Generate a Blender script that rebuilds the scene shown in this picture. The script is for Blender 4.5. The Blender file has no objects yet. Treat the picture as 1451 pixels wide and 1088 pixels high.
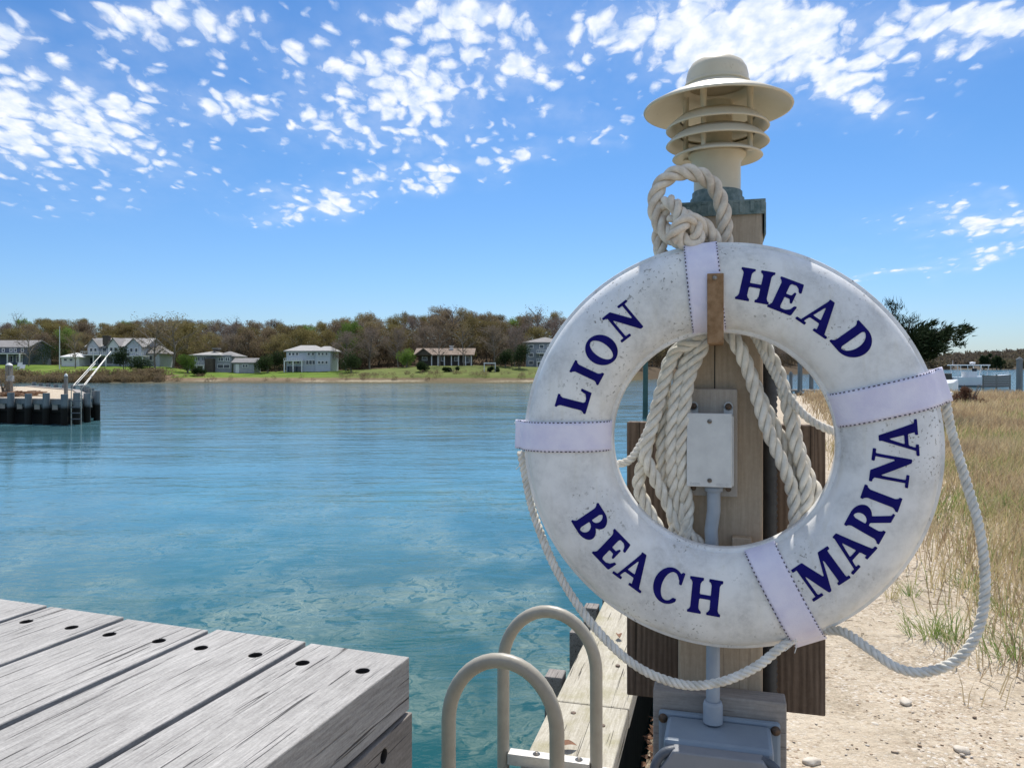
import bpy, bmesh, math, random
from mathutils import Vector, Matrix, noise as mn
R = math.radians
rng = random.Random(7)
S = bpy.context.scene
COL = S.collection
# ------------------------------------------------------------------ camera
F, CX, HY, H = 1100.0, 725.5, 518.0, 3.0      # focal (px of the 1451 wide photo), centre x, horizon y, eye height over water
cd = bpy.data.cameras.new('camera'); cam = bpy.data.objects.new('camera', cd); COL.objects.link(cam)
cam.location = (0, 0, H); cam.rotation_euler = (R(90), 0, 0)
cd.sensor_fit = 'HORIZONTAL'; cd.sensor_width = 36; cd.lens = 36*F/1451
cd.shift_y = -(544-HY)/1451; cd.clip_start = .05; cd.clip_end = 6000
S.camera = cam
# ------------------------------------------------------------------ world
SUN_AZ, SUN_EL = 12.0, 60.0
W = bpy.data.worlds.new('World'); S.world = W; W.use_nodes = True
nt = W.node_tree; nt.nodes.clear()
def N(nt, t, ins=None, **kw):
    n = nt.nodes.new(t)
    for k, v in kw.items(): setattr(n, k, v)
    if ins:
        for k, v in ins.items():
            if hasattr(v, 'is_output') or isinstance(v, bpy.types.NodeSocket): nt.links.new(v, n.inputs[k])
            else: n.inputs[k].default_value = v
    return n
def M(nt, op, a, b=None, c=None, clamp=False):
    n = nt.nodes.new('ShaderNodeMath'); n.operation = op; n.use_clamp = clamp
    for i, v in enumerate((a, b, c)):
        if v is None: continue
        if isinstance(v, bpy.types.NodeSocket): nt.links.new(v, n.inputs[i])
        else: n.inputs[i].default_value = v
    return n.outputs[0]
def mixc(nt, f, a, b, mode='MIX'):
    n = nt.nodes.new('ShaderNodeMix'); n.data_type = 'RGBA'; n.blend_type = mode
    for i, v in ((0, f), (6, a), (7, b)):
        if isinstance(v, bpy.types.NodeSocket): nt.links.new(v, n.inputs[i])
        else: n.inputs[i].default_value = v if i == 0 else (*v, 1)
    return n.outputs[2]
def ramp(nt, f, pts, interp='LINEAR'):
    n = nt.nodes.new('ShaderNodeValToRGB'); cr = n.color_ramp; cr.interpolation = interp
    while len(cr.elements) > 1: cr.elements.remove(cr.elements[-1])
    for i, (p, c) in enumerate(pts):
        e = cr.elements[0] if i == 0 else cr.elements.new(p)
        e.position = p; e.color = (*c, 1) if len(c) == 3 else c
    nt.links.new(f, n.inputs[0]); return n.outputs[0]
def build_world():
    sky = N(nt, 'ShaderNodeTexSky', sky_type='NISHITA', sun_disc=False, sun_elevation=R(SUN_EL), sun_rotation=R(SUN_AZ),
            air_density=1.0, dust_density=0.4, ozone_density=3.0)
    tc = N(nt, 'ShaderNodeTexCoord'); sp = N(nt, 'ShaderNodeSeparateXYZ', {0: tc.outputs['Generated']})
    x, y, z = sp.outputs
    ys = M(nt, 'MAXIMUM', y, .05)
    # low frequency wobble of the cloud fields
    zo = M(nt, 'ADD', M(nt, 'MAXIMUM', z, 0), .22)
    qx, qy = M(nt, 'DIVIDE', x, zo), M(nt, 'DIVIDE', y, zo)
    q = N(nt, 'ShaderNodeCombineXYZ', {0: qx, 1: M(nt, 'MULTIPLY', qy, .68), 2: 0.0}).outputs[0]
    wob = N(nt, 'ShaderNodeTexNoise', {'Vector': q, 'Scale': 5.0, 'Detail': 2.0})
    ws = N(nt, 'ShaderNodeSeparateColor', {0: wob.outputs['Color']}).outputs
    tx = M(nt, 'ADD', M(nt, 'DIVIDE', x, ys), M(nt, 'MULTIPLY', M(nt, 'SUBTRACT', ws[0], .5), .16))
    tz = M(nt, 'ADD', M(nt, 'DIVIDE', z, ys), M(nt, 'MULTIPLY', M(nt, 'SUBTRACT', ws[1], .5), .10))
    blobs = [  # px, py, sx, sy, slope, weight : wide banks of small clouds as they hang over the bay
        (60, 175, 150, 62, .05, 1.15), (15, 60, 50, 30, 0, .8), (250, 45, 95, 42, 0, .95), (110, 95, 60, 25, 0, .4), (300, 158, 110, 26, .05, .7),
        (640, 30, 120, 45, 0, .9), (560, 120, 125, 62, .1, 1.0), (700, 95, 90, 40, 0, .9), (480, 180, 80, 35, 0, .7), (590, 205, 70, 22, 0, .7), (830, 90, 70, 40, 0, .7), (780, 175, 60, 20, 0, .5),
        (450, 283, 62, 14, -.1, .95), (590, 255, 95, 14, -.14, .8), (740, 228, 45, 12, -.1, .7), (830, 204, 24, 9, 0, .5),
        (1050, 45, 190, 52, 0, 1.6), (1180, 110, 75, 34, .35, 1.3), (1238, 165, 26, 14, .3, .8), (1400, 30, 80, 32, -.1, 1.5),
        (1400, 312, 85, 15, -.05, .95), (1400, 355, 60, 8, -.15, .7), (1275, 382, 45, 7, -.12, .7), (1060, 150, 80, 24, 0, .6), (1405, 283, 20, 6, 0, .6)]
    mask = None
    for px, py, sx, sy, sl, w in blobs:
        cx, cz = (px-CX)/F, (HY-py)/F
        dx = M(nt, 'SUBTRACT', tx, cx)
        dz = M(nt, 'SUBTRACT', tz, cz)
        dz = M(nt, 'ADD', dz, M(nt, 'MULTIPLY', dx, sl))
        e = M(nt, 'ADD', M(nt, 'POWER', M(nt, 'ABSOLUTE', M(nt, 'DIVIDE', dx, sx*1.35/F)), 2.0), M(nt, 'POWER', M(nt, 'ABSOLUTE', M(nt, 'DIVIDE', dz, sy*1.35/F)), 2.0))
        g = M(nt, 'MULTIPLY', M(nt, 'EXPONENT', M(nt, 'MULTIPLY', e, -1.0)), w)
        mask = g if mask is None else M(nt, 'MAXIMUM', mask, g)
    front = M(nt, 'GREATER_THAN', y, .05)
    mask = M(nt, 'MULTIPLY', mask, front)
    # out of view: scattered banks added to whiten skylight and water reflections
    bank = N(nt, 'ShaderNodeTexNoise', {'Vector': q, 'Scale': 1.1, 'Detail': 2.0}).outputs[0]
    high = M(nt, 'SMOOTH_MIN', M(nt, 'MULTIPLY', M(nt, 'SUBTRACT', M(nt, 'DIVIDE', z, ys), .50), 6.0, clamp=True), 1.0, .01)
    outside = M(nt, 'MAXIMUM', high, M(nt, 'SUBTRACT', 1.0, front))
    bank = M(nt, 'MULTIPLY', M(nt, 'MULTIPLY', M(nt, 'SUBTRACT', bank, .42), 6.0, clamp=True), M(nt, 'MULTIPLY', outside, .85))
    mask = M(nt, 'MAXIMUM', mask, bank)
    # puffs
    wq = N(nt, 'ShaderNodeTexNoise', {'Vector': q, 'Scale': 14.0, 'Detail': 2.0}).outputs['Color']
    q2 = N(nt, 'ShaderNodeVectorMath', {0: q, 1: N(nt, 'ShaderNodeVectorMath', {0: wq, 'Scale': .07}, operation='SCALE').outputs[0]}, operation='ADD').outputs[0]
    vo = N(nt, 'ShaderNodeTexVoronoi', {'Vector': q2, 'Scale': 25.0, 'Detail': 0.0, 'Randomness': 1.0}, feature='F1').outputs['Distance']
    fine = N(nt, 'ShaderNodeTexNoise', {'Vector': q2, 'Scale': 30.0, 'Detail': 6.0, 'Roughness': .60}).outputs[0]
    mid = N(nt, 'ShaderNodeTexNoise', {'Vector': q, 'Scale': 7.0, 'Detail': 4.0}).outputs[0]
    d = M(nt, 'ADD', M(nt, 'MULTIPLY', M(nt, 'SUBTRACT', .50, vo), 1.45), M(nt, 'MULTIPLY', M(nt, 'SUBTRACT', fine, .5), 1.5))
    d = M(nt, 'ADD', d, M(nt, 'MULTIPLY', M(nt, 'SUBTRACT', mid, .5), 1.1))
    d = M(nt, 'ADD', d, M(nt, 'SUBTRACT', M(nt, 'MULTIPLY', mask, 1.10), .49))
    mr = N(nt, 'ShaderNodeMapRange', {0: d, 1: -.10, 2: .70, 3: 0.0, 4: .93}, interpolation_type='SMOOTHSTEP').outputs[0]
    mr = M(nt, 'MULTIPLY', mr, M(nt, 'MULTIPLY', M(nt, 'SUBTRACT', mask, .04), 9.0, clamp=True))
    above = M(nt, 'MULTIPLY', M(nt, 'SUBTRACT', z, .03), 20.0, clamp=True)
    veil = M(nt, 'MULTIPLY', M(nt, 'MULTIPLY', mask, mid), .42, clamp=True)
    mr = M(nt, 'MAXIMUM', mr, veil)
    fac = M(nt, 'MAXIMUM', M(nt, 'MULTIPLY', mr, above), M(nt, 'MULTIPLY', outside, .22))  # thin white veil added out of view to take blue out of the shade
    # the blue, deeper overhead and pale at the horizon
    el = M(nt, 'MAXIMUM', z, 0)
    tint = ramp(nt, el, [(0, (.66, .79, 1.02)), (.10, (.58, .80, 1.08)), (.25, (.48, .77, 1.05)), (.42, (.41, .74, 1.05)), (1, (.80, .90, 1.0))])
    blue = mixc(nt, 1.0, sky.outputs[0], tint, 'MULTIPLY')
    hsv = N(nt, 'ShaderNodeHueSaturation', {'Saturation': 1.0, 'Color': blue}).outputs[0]
    shade = N(nt, 'ShaderNodeTexNoise', {'Vector': q, 'Scale': 30.0, 'Detail': 3.0}).outputs[0]
    cl = ramp(nt, shade, [(.32, (5.6, 6.6, 8.3)), (.60, (8.6, 8.8, 9.2))])
    out = mixc(nt, fac, hsv, cl)
    bg = N(nt, 'ShaderNodeBackground', {'Color': out, 'Strength': .10})
    wo = N(nt, 'ShaderNodeOutputWorld', {'Surface': bg.outputs[0]})
build_world()
sd = bpy.data.lights.new('sun', 'SUN'); sun = bpy.data.objects.new('sun', sd); COL.objects.link(sun)
sd.energy = 4.2; sd.angle = R(.5); sd.color = (1, .955, .88)
sv = Vector((math.sin(R(SUN_AZ))*math.cos(R(SUN_EL)), math.cos(R(SUN_AZ))*math.cos(R(SUN_EL)), math.sin(R(SUN_EL))))
sun.rotation_euler = sv.to_track_quat('Z', 'Y').to_euler(); sun.location = sv*50
S.view_settings.view_transform = 'Standard'; S.view_settings.look = 'None'
S.view_settings.exposure = 0.30; S.view_settings.gamma = 1
S.render.engine = 'CYCLES'
S.cycles.sample_clamp_indirect = 6; S.cycles.max_bounces = 6
S.cycles.caustics_reflective = False; S.cycles.caustics_refractive = False

# ------------------------------------------------------------------ helpers
TH = R(15)
def wp(px, py, Y):                       # world point seen at photo pixel, at depth Y
    return Vector(((px-CX)/F*Y, Y, H-(py-HY)/F*Y))
def pl(px, py, D):                       # point in the post's frame (a right, b away, z up)
    a = D*math.tan(math.atan((px-CX)/F)-TH)
    Y = D*math.cos(TH)-a*math.sin(TH)
    return Vector((a, D, H-(py-HY)/F*Y))
def loc2w(p, th=TH):
    return Vector((p[0]*math.cos(th)+p[1]*math.sin(th), -p[0]*math.sin(th)+p[1]*math.cos(th), p[2]))
class MB:
    def __init__(s): s.v = []; s.f = []; s.sm = []
    def add(s, vs, fs, smooth=False):
        n = len(s.v); s.v += [tuple(v) for v in vs]
        for f in fs: s.f.append(tuple(i+n for i in f)); s.sm.append(smooth)
    def box(s, x0, x1, y0, y1, z0, z1, m=None):
        vs = [Vector(p) for p in ((x0,y0,z0),(x1,y0,z0),(x1,y1,z0),(x0,y1,z0),(x0,y0,z1),(x1,y0,z1),(x1,y1,z1),(x0,y1,z1))]
        if m: vs = [m @ v for v in vs]
        s.add(vs, [(0,3,2,1),(4,5,6,7),(0,1,5,4),(1,2,6,5),(2,3,7,6),(3,0,4,7)])
    def tube(s, pts, r, n=10, smooth=True, caps=True):
        pts = [Vector(p) for p in pts]; k = len(pts)
        rs = r if isinstance(r, (list, tuple)) else [r]*k
        t = (pts[1]-pts[0]).normalized()
        ref = Vector((0,0,1)) if abs(t.z) < .9 else Vector((1,0,0))
        u = t.cross(ref).normalized(); vs = []
        for i in range(k):
            if i == 0: t2 = pts[1]-pts[0]
            elif i == k-1: t2 = pts[-1]-pts[-2]
            else: t2 = pts[i+1]-pts[i-1]
            if t2.length < 1e-9: t2 = t
            t2 = t2.normalized(); u = (u-t2*u.dot(t2)).normalized(); w = t2.cross(u)
            for j in range(n):
                a = 2*math.pi*j/n
                vs.append(pts[i]+(u*math.cos(a)+w*math.sin(a))*rs[i])
        fs = []
        for i in range(k-1):
            for j in range(n):
                fs.append((i*n+j, i*n+(j+1)%n, (i+1)*n+(j+1)%n, (i+1)*n+j))
        s.add(vs, fs, smooth)
        if caps:
            s.add(vs[:n], [tuple(reversed(range(n)))]); s.add(vs[-n:], [tuple(range(n))])
    def lathe(s, prof, c, n=48, axis='z', smooth=True):
        vs = []
        for r, z in prof:
            for j in range(n):
                a = 2*math.pi*j/n
                if axis == 'z': vs.append((c[0]+r*math.cos(a), c[1]+r*math.sin(a), c[2]+z))
                else: vs.append((c[0]+r*math.cos(a), c[1]+z, c[2]+r*math.sin(a)))
        fs = []
        for i in range(len(prof)-1):
            for j in range(n):
                q = (i*n+j, i*n+(j+1)%n, (i+1)*n+(j+1)%n, (i+1)*n+j)
                fs.append(q if axis == 'z' else tuple(reversed(q)))
        s.add(vs, fs, smooth)
    def prism(s, poly, y0, y1):           # polygon in x,z extruded along y
        n = len(poly)
        vs = [(x, y0, z) for x, z in poly]+[(x, y1, z) for x, z in poly]
        s.add(vs, [tuple(range(n)), tuple(reversed(range(n, 2*n)))]+[(i, i+n, (i+1)%n+n, (i+1)%n) for i in range(n)])
BASE = {}
def thing(name, label, cat, base, th=0.0, group=None, base_local=False):
    """Empty at the thing's base. base in the frame's coordinates; th rotates the frame"""
    o = bpy.data.objects.new(name, None); COL.objects.link(o)
    b = Vector(base); o.location = loc2w(b, th); o.rotation_euler = (0, 0, -th); o.empty_display_size = .1
    BASE[o.name] = b; meta(o, label, cat, group); return o
def meta(o, label=None, cat=None, group=None, kind=None):
    if label: o['label'] = label
    if cat: o['category'] = cat
    if group: o['group'] = group
    if kind: o['kind'] = kind
def mesh_of(name, mb, mat, off):
    me = bpy.data.meshes.new(name)
    me.from_pydata([(v[0]-off[0], v[1]-off[1], v[2]-off[2]) for v in mb.v], [], mb.f)
    me.polygons.foreach_set('use_smooth', mb.sm)
    me.materials.append(mat); me.update(); return me
def part(name, mb, mat, parent, bevel=0, label=None, top=None):
    top = top or parent
    off = BASE[top.name]
    o = bpy.data.objects.new(name, mesh_of(name, mb, mat, off)); COL.objects.link(o)
    o.parent = parent; BASE[o.name] = off
    if bevel: bev(o, bevel)
    if label: o['label'] = label
    return o
def bev(o, w, seg=2):
    m = o.modifiers.new('bevel', 'BEVEL'); m.width = w; m.segments = seg; m.limit_method = 'ANGLE'; m.angle_limit = R(35)
def solo(name, mb, mat, label, cat, base, th=0.0, group=None, bevel=0, kind=None):
    b = Vector(base)
    o = bpy.data.objects.new(name, mesh_of(name, mb, mat, b)); COL.objects.link(o)
    o.location = loc2w(b, th); o.rotation_euler = (0, 0, -th); BASE[o.name] = b
    meta(o, label, cat, group, kind)
    if bevel: bev(o, bevel)
    return o
def copy_tree(o, parent=None):
    c = o.copy(); COL.objects.link(c); c.parent = parent
    for ch in list(o.children):
        copy_tree(ch, c)
    return c

# ------------------------------------------------------------------ materials
def mat(name, col=(.5,.5,.5), rough=.6, metal=0.0, spec=None):
    m = bpy.data.materials.new(name); m.use_nodes = True
    b = m.node_tree.nodes['Principled BSDF']
    b.inputs['Base Color'].default_value = (*col, 1); b.inputs['Roughness'].default_value = rough; b.inputs['Metallic'].default_value = metal
    if spec is not None: b.inputs['Specular IOR Level'].default_value = spec
    return m, m.node_tree, b
def vec(nt, scale=(1,1,1), coord='Object', off=(0,0,0)):
    tc = N(nt, 'ShaderNodeTexCoord'); mp = N(nt, 'ShaderNodeMapping', {0: tc.outputs[coord]})
    mp.inputs['Scale'].default_value = scale; mp.inputs['Location'].default_value = off; return mp.outputs[0]
def noi(nt, v, scale, detail=4, rough=.55, dist=0.0):
    return N(nt, 'ShaderNodeTexNoise', {'Vector': v, 'Scale': scale, 'Detail': detail, 'Roughness': rough, 'Distortion': dist}).outputs[0]
def bump(nt, b, h, strength=.3, dist=.01):
    n = N(nt, 'ShaderNodeBump', {'Height': h, 'Strength': strength, 'Distance': dist}); nt.links.new(n.outputs[0], b.inputs['Normal']); return n
def link(nt, s, b, i='Base Color'): nt.links.new(s, b.inputs[i])
def mottled(name, c1, c2, scale=8, rough=.6, metal=0, bs=.15, bd=.003, lo=.35, hi=.65, detail=5):
    m, t, b = mat(name, c1, rough, metal); v = vec(t)
    n = noi(t, v, scale, detail, .6)
    link(t, ramp(t, n, [(lo, c1), (hi, c2)]), b); bump(t, b, noi(t, v, scale*6, 3), bs, bd); return m
def wood(name, c1, c2, crack=(.03,.025,.02), axis=1, g=1.0, rough=.8, crack_amt=.5, bs=.6, stain=None, ring=False):
    m, t, b = mat(name, c1, rough, 0, .25)
    tc = N(t, 'ShaderNodeTexCoord'); oi = N(t, 'ShaderNodeObjectInfo')
    offs = N(t, 'ShaderNodeVectorMath', {0: oi.outputs['Location'], 'Scale': 3.7}, operation='SCALE').outputs[0]
    p = N(t, 'ShaderNodeVectorMath', {0: tc.outputs['Object'], 1: offs}, operation='ADD').outputs[0]
    def mp(s_long, s_cross):
        sc = [s_cross]*3; sc[axis] = s_long
        return N(t, 'ShaderNodeVectorMath', {0: p, 1: tuple(sc)}, operation='MULTIPLY').outputs[0]
    wv = noi(t, mp(2.5*g, 9*g), 1.0, 3)
    gr = noi(t, mp(13*g, 210*g), 1.0, 6, .72, .3)
    gr2 = noi(t, mp(5*g, 55*g), 1.0, 5, .7, .8)
    fac = M(t, 'ADD', M(t, 'MULTIPLY', gr, .42), M(t, 'ADD', M(t, 'MULTIPLY', gr2, .22), M(t, 'ADD', M(t, 'MULTIPLY', wv, .16), M(t, 'MULTIPLY', noi(t, p, 170*g, 4, .7), .20))))
    if ring:
        wvt = N(t, 'ShaderNodeTexWave', {'Vector': mp(2.5*g, 46*g), 'Scale': 1.0, 'Distortion': 14.0, 'Detail': 4.0, 'Detail Scale': .5}, bands_direction='X').outputs['Fac']
        fac = M(t, 'ADD', M(t, 'MULTIPLY', fac, .82), M(t, 'MULTIPLY', wvt, .13))
    col = ramp(t, fac, [(.36, c2), (.50, tuple((a+b_)/2 for a, b_ in zip(c1, c2))), (.62, c1)])
    cn = noi(t, mp(2.6*g, 120*g), 1.0, 2, .5, .9)
    ck = N(t, 'ShaderNodeMapRange', {0: cn, 1: .355, 2: .31, 3: 0.0, 4: 1.0}).outputs[0]
    ck = M(t, 'MULTIPLY', ck, crack_amt)
    col = mixc(t, ck, col, crack)
    if stain:
        sn = noi(t, mp(5, 7), 1.0, 5, .65)
        col = mixc(t, N(t, 'ShaderNodeMapRange', {0: sn, 1: .48, 2: .68, 3: 0.0, 4: .7}).outputs[0], col, stain)
    link(t, col, b)
    bump(t, b, M(t, 'SUBTRACT', fac, M(t, 'MULTIPLY', ck, .8)), bs*(.45 if ring else 1), .004); return m
MT = {}
MT['plank'] = wood('weathered_grey_wood', (.53,.51,.485), (.20,.19,.18), (.03,.027,.024), 1, 1.15, .75, .85, 1.2)
MT['plankside'] = wood('weathered_beam_wood', (.33,.30,.275), (.13,.115,.10), (.025,.02,.018), 1, .8, .85, .95, 1.0)
MT['cap'] = wood('bleached_cap_wood', (.56,.52,.43), (.27,.235,.17), (.05,.035,.025), 1, .6, .8, 1.0, 1.2, stain=(.30,.27,.15))
MT['post'] = wood('post_wood', (.50,.40,.29), (.34,.26,.18), (.12,.08,.05), 2, .7, .75, .25, .25)
MT['panel'] = wood('brown_panel_wood', (.21,.155,.115), (.085,.06,.043), (.02,.015,.01), 2, .55, .85, .7, .8, ring=True)
MT['greyboard'] = wood('grey_board', (.40,.36,.32), (.22,.20,.18), (.06,.05,.05), 0, .7, .8, .4, .4)
MT['greyboardv'] = wood('grey_board_upright', (.46,.41,.35), (.30,.26,.22), (.08,.06,.05), 2, .7, .8, .3, .4)
MT['piling'] = wood('piling_wood', (.30,.28,.25), (.13,.12,.11), (.02,.02,.02), 2, .12, .85, .5, .3)
def ring_mat():
    m, t, b = mat('ring_plastic', (.72,.71,.68), .42); v = vec(t)
    n1 = noi(t, v, 14, 7, .62); n2 = noi(t, v, 90, 5, .7); n3 = noi(t, v, 4, 3)
    base = ramp(t, n3, [(.35, (.84,.825,.78)), (.65, (.78,.79,.80))])
    dirt = M(t, 'MULTIPLY', N(t, 'ShaderNodeMapRange', {0: n1, 1: .40, 2: .66, 3: 0.03, 4: .58}).outputs[0], N(t, 'ShaderNodeMapRange', {0: n2, 1: .30, 2: .62, 3: .35, 4: 1.0}).outputs[0])
    col = mixc(t, dirt, base, (.36,.36,.35))
    sp_ = N(t, 'ShaderNodeMapRange', {0: noi(t, v, 160, 2, .5), 1: .61, 2: .69, 3: 0.0, 4: .8}).outputs[0]
    sp_ = M(t, 'MULTIPLY', sp_, N(t, 'ShaderNodeMapRange', {0: noi(t, v, 9, 3), 1: .50, 2: .62, 3: 0.0, 4: 1.0}).outputs[0])
    col = mixc(t, sp_, col, (.13,.12,.10))
    # yellowed skin streaks running down
    v2 = vec(t, (60, 60, 6)); n4 = noi(t, v2, 1.0, 4)
    col = mixc(t, N(t, 'ShaderNodeMapRange', {0: n4, 1: .55, 2: .75, 3: 0.0, 4: .30}).outputs[0], col, (.60,.56,.44))
    link(t, col, b); link(t, N(t, 'ShaderNodeMapRange', {0: n1, 1: .3, 2: .7, 3: .32, 4: .6}).outputs[0], b, 'Roughness')
    bump(t, b, M(t, 'ADD', M(t, 'MULTIPLY', n3, 2.0), M(t, 'MULTIPLY', n2, .12)), .25, .004); return m
MT['ring'] = ring_mat()
MT['letter'], _t, _b = mat('navy_lettering', (.012,.010,.16), .65, 0, .12)
link(_t, ramp(_t, noi(_t, vec(_t), 40, 5), [(.35, (.004,.003,.10)), (.7, (.008,.007,.14))]), _b)
def web_mat():
    m, t, b = mat('strap_webbing', (.76,.73,.86), .75); v = vec(t)
    n = noi(t, v, 22, 4); link(t, ramp(t, n, [(.35, (.70,.67,.82)), (.6, (.80,.77,.88))]), b)
    w1 = N(t, 'ShaderNodeTexVoronoi', {'Vector': v, 'Scale': 520.0}, feature='F1').outputs[0]
    bump(t, b, w1, .35, .001); return m
MT['web'] = web_mat()
MT['stitch'], _, _ = mat('stitch_thread', (.04,.035,.06), .8)
def rope_mat(name, c1, c2):
    m, t, b = mat(name, c1, .85, 0, .2); v = vec(t)
    link(t, ramp(t, noi(t, v, 35, 5, .65), [(.35, c2), (.6, c1)]), b)
    bump(t, b, noi(t, v, 500, 3, .6), .5, .001)
    b.inputs['Subsurface Weight'].default_value = 0.0
    return m
MT['rope'] = rope_mat('cream_rope', (.80,.76,.67), (.62,.57,.48))
MT['ropeknot'] = rope_mat('tan_rope', (.78,.69,.57), (.56,.47,.37))
MT['thinrope'] = rope_mat('thin_rope', (.78,.75,.68), (.58,.55,.48))
def lamp_mat():
    m, t, b = mat('cream_enamel', (.72,.66,.50), .38); v = vec(t)
    col = ramp(t, noi(t, v, 9, 5), [(.35, (.58,.50,.36)), (.65, (.66,.59,.45))])
    sp_ = N(t, 'ShaderNodeMapRange', {0: noi(t, v, 60, 5, .7), 1: .62, 2: .74, 3: 0.0, 4: .6}).outputs[0]
    link(t, mixc(t, sp_, col, (.34,.25,.14)), b); bump(t, b, noi(t, v, 30, 3), .12, .002); return m
MT['lamp'] = lamp_mat()
MT['verdigris'] = mottled('weathered_green_metal', (.10,.15,.14), (.24,.29,.27), 60, .7, .2, .5, .002)
MT['rust'] = mottled('rusty_steel', (.22,.12,.05), (.34,.21,.11), 70, .75, .2, .4, .001)
MT['screw'] = mottled('screw_steel', (.35,.33,.30), (.16,.13,.10), 150, .4, .8)
MT['darksteel'] = mottled('dark_bolt', (.06,.05,.04), (.14,.09,.06), 120, .55, .6)
MT['boxwhite'] = mottled('brushed_cover', (.66,.66,.64), (.56,.56,.55), 25, .42, .25, .08, .001)
MT['boxgrey'] = mottled('grey_box', (.42,.43,.44), (.50,.51,.50), 20, .5, .2, .1, .001)
MT['pvc'] = mottled('grey_pvc', (.34,.385,.43), (.27,.31,.36), 18, .5, 0, .1, .001)
MT['encl'] = mottled('enclosure_plastic', (.25,.305,.36), (.20,.25,.305), 9, .5, 0, .15, .001)
MT['lid'] = mottled('enclosure_lid', (.26,.265,.28), (.21,.22,.235), 12, .55, 0, .15, .001)
MT['latch'] = mottled('latch_plastic', (.06,.07,.085), (.10,.11,.13), 40, .45)
MT['corr'] = mottled('corrugated_conduit', (.012,.015,.02), (.025,.03,.035), 40, .5)
MT['ladder'] = mottled('painted_aluminium', (.34,.31,.25), (.40,.37,.30), 14, .42, .0, .12, .001)
MT['ladderflat'] = mottled('pale_aluminium', (.62,.60,.56), (.50,.48,.44), 30, .45, .3, .1, .001)
MT['leaf'] = mottled('dry_leaf', (.22,.10,.05), (.13,.06,.03), 60, .8)
MT['hole'], _, _ = mat('painted_recess_shade', (.02,.017,.015), .9)  # shade inside the bolt holes put into the colour; cracks and slots share it
MT['white'] = mottled('white_paint', (.72,.72,.70), (.62,.62,.61), 1.2, .6)
MT['boatwhite'] = mottled('gelcoat', (.80,.80,.80), (.74,.74,.75), 1.5, .25)

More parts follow.
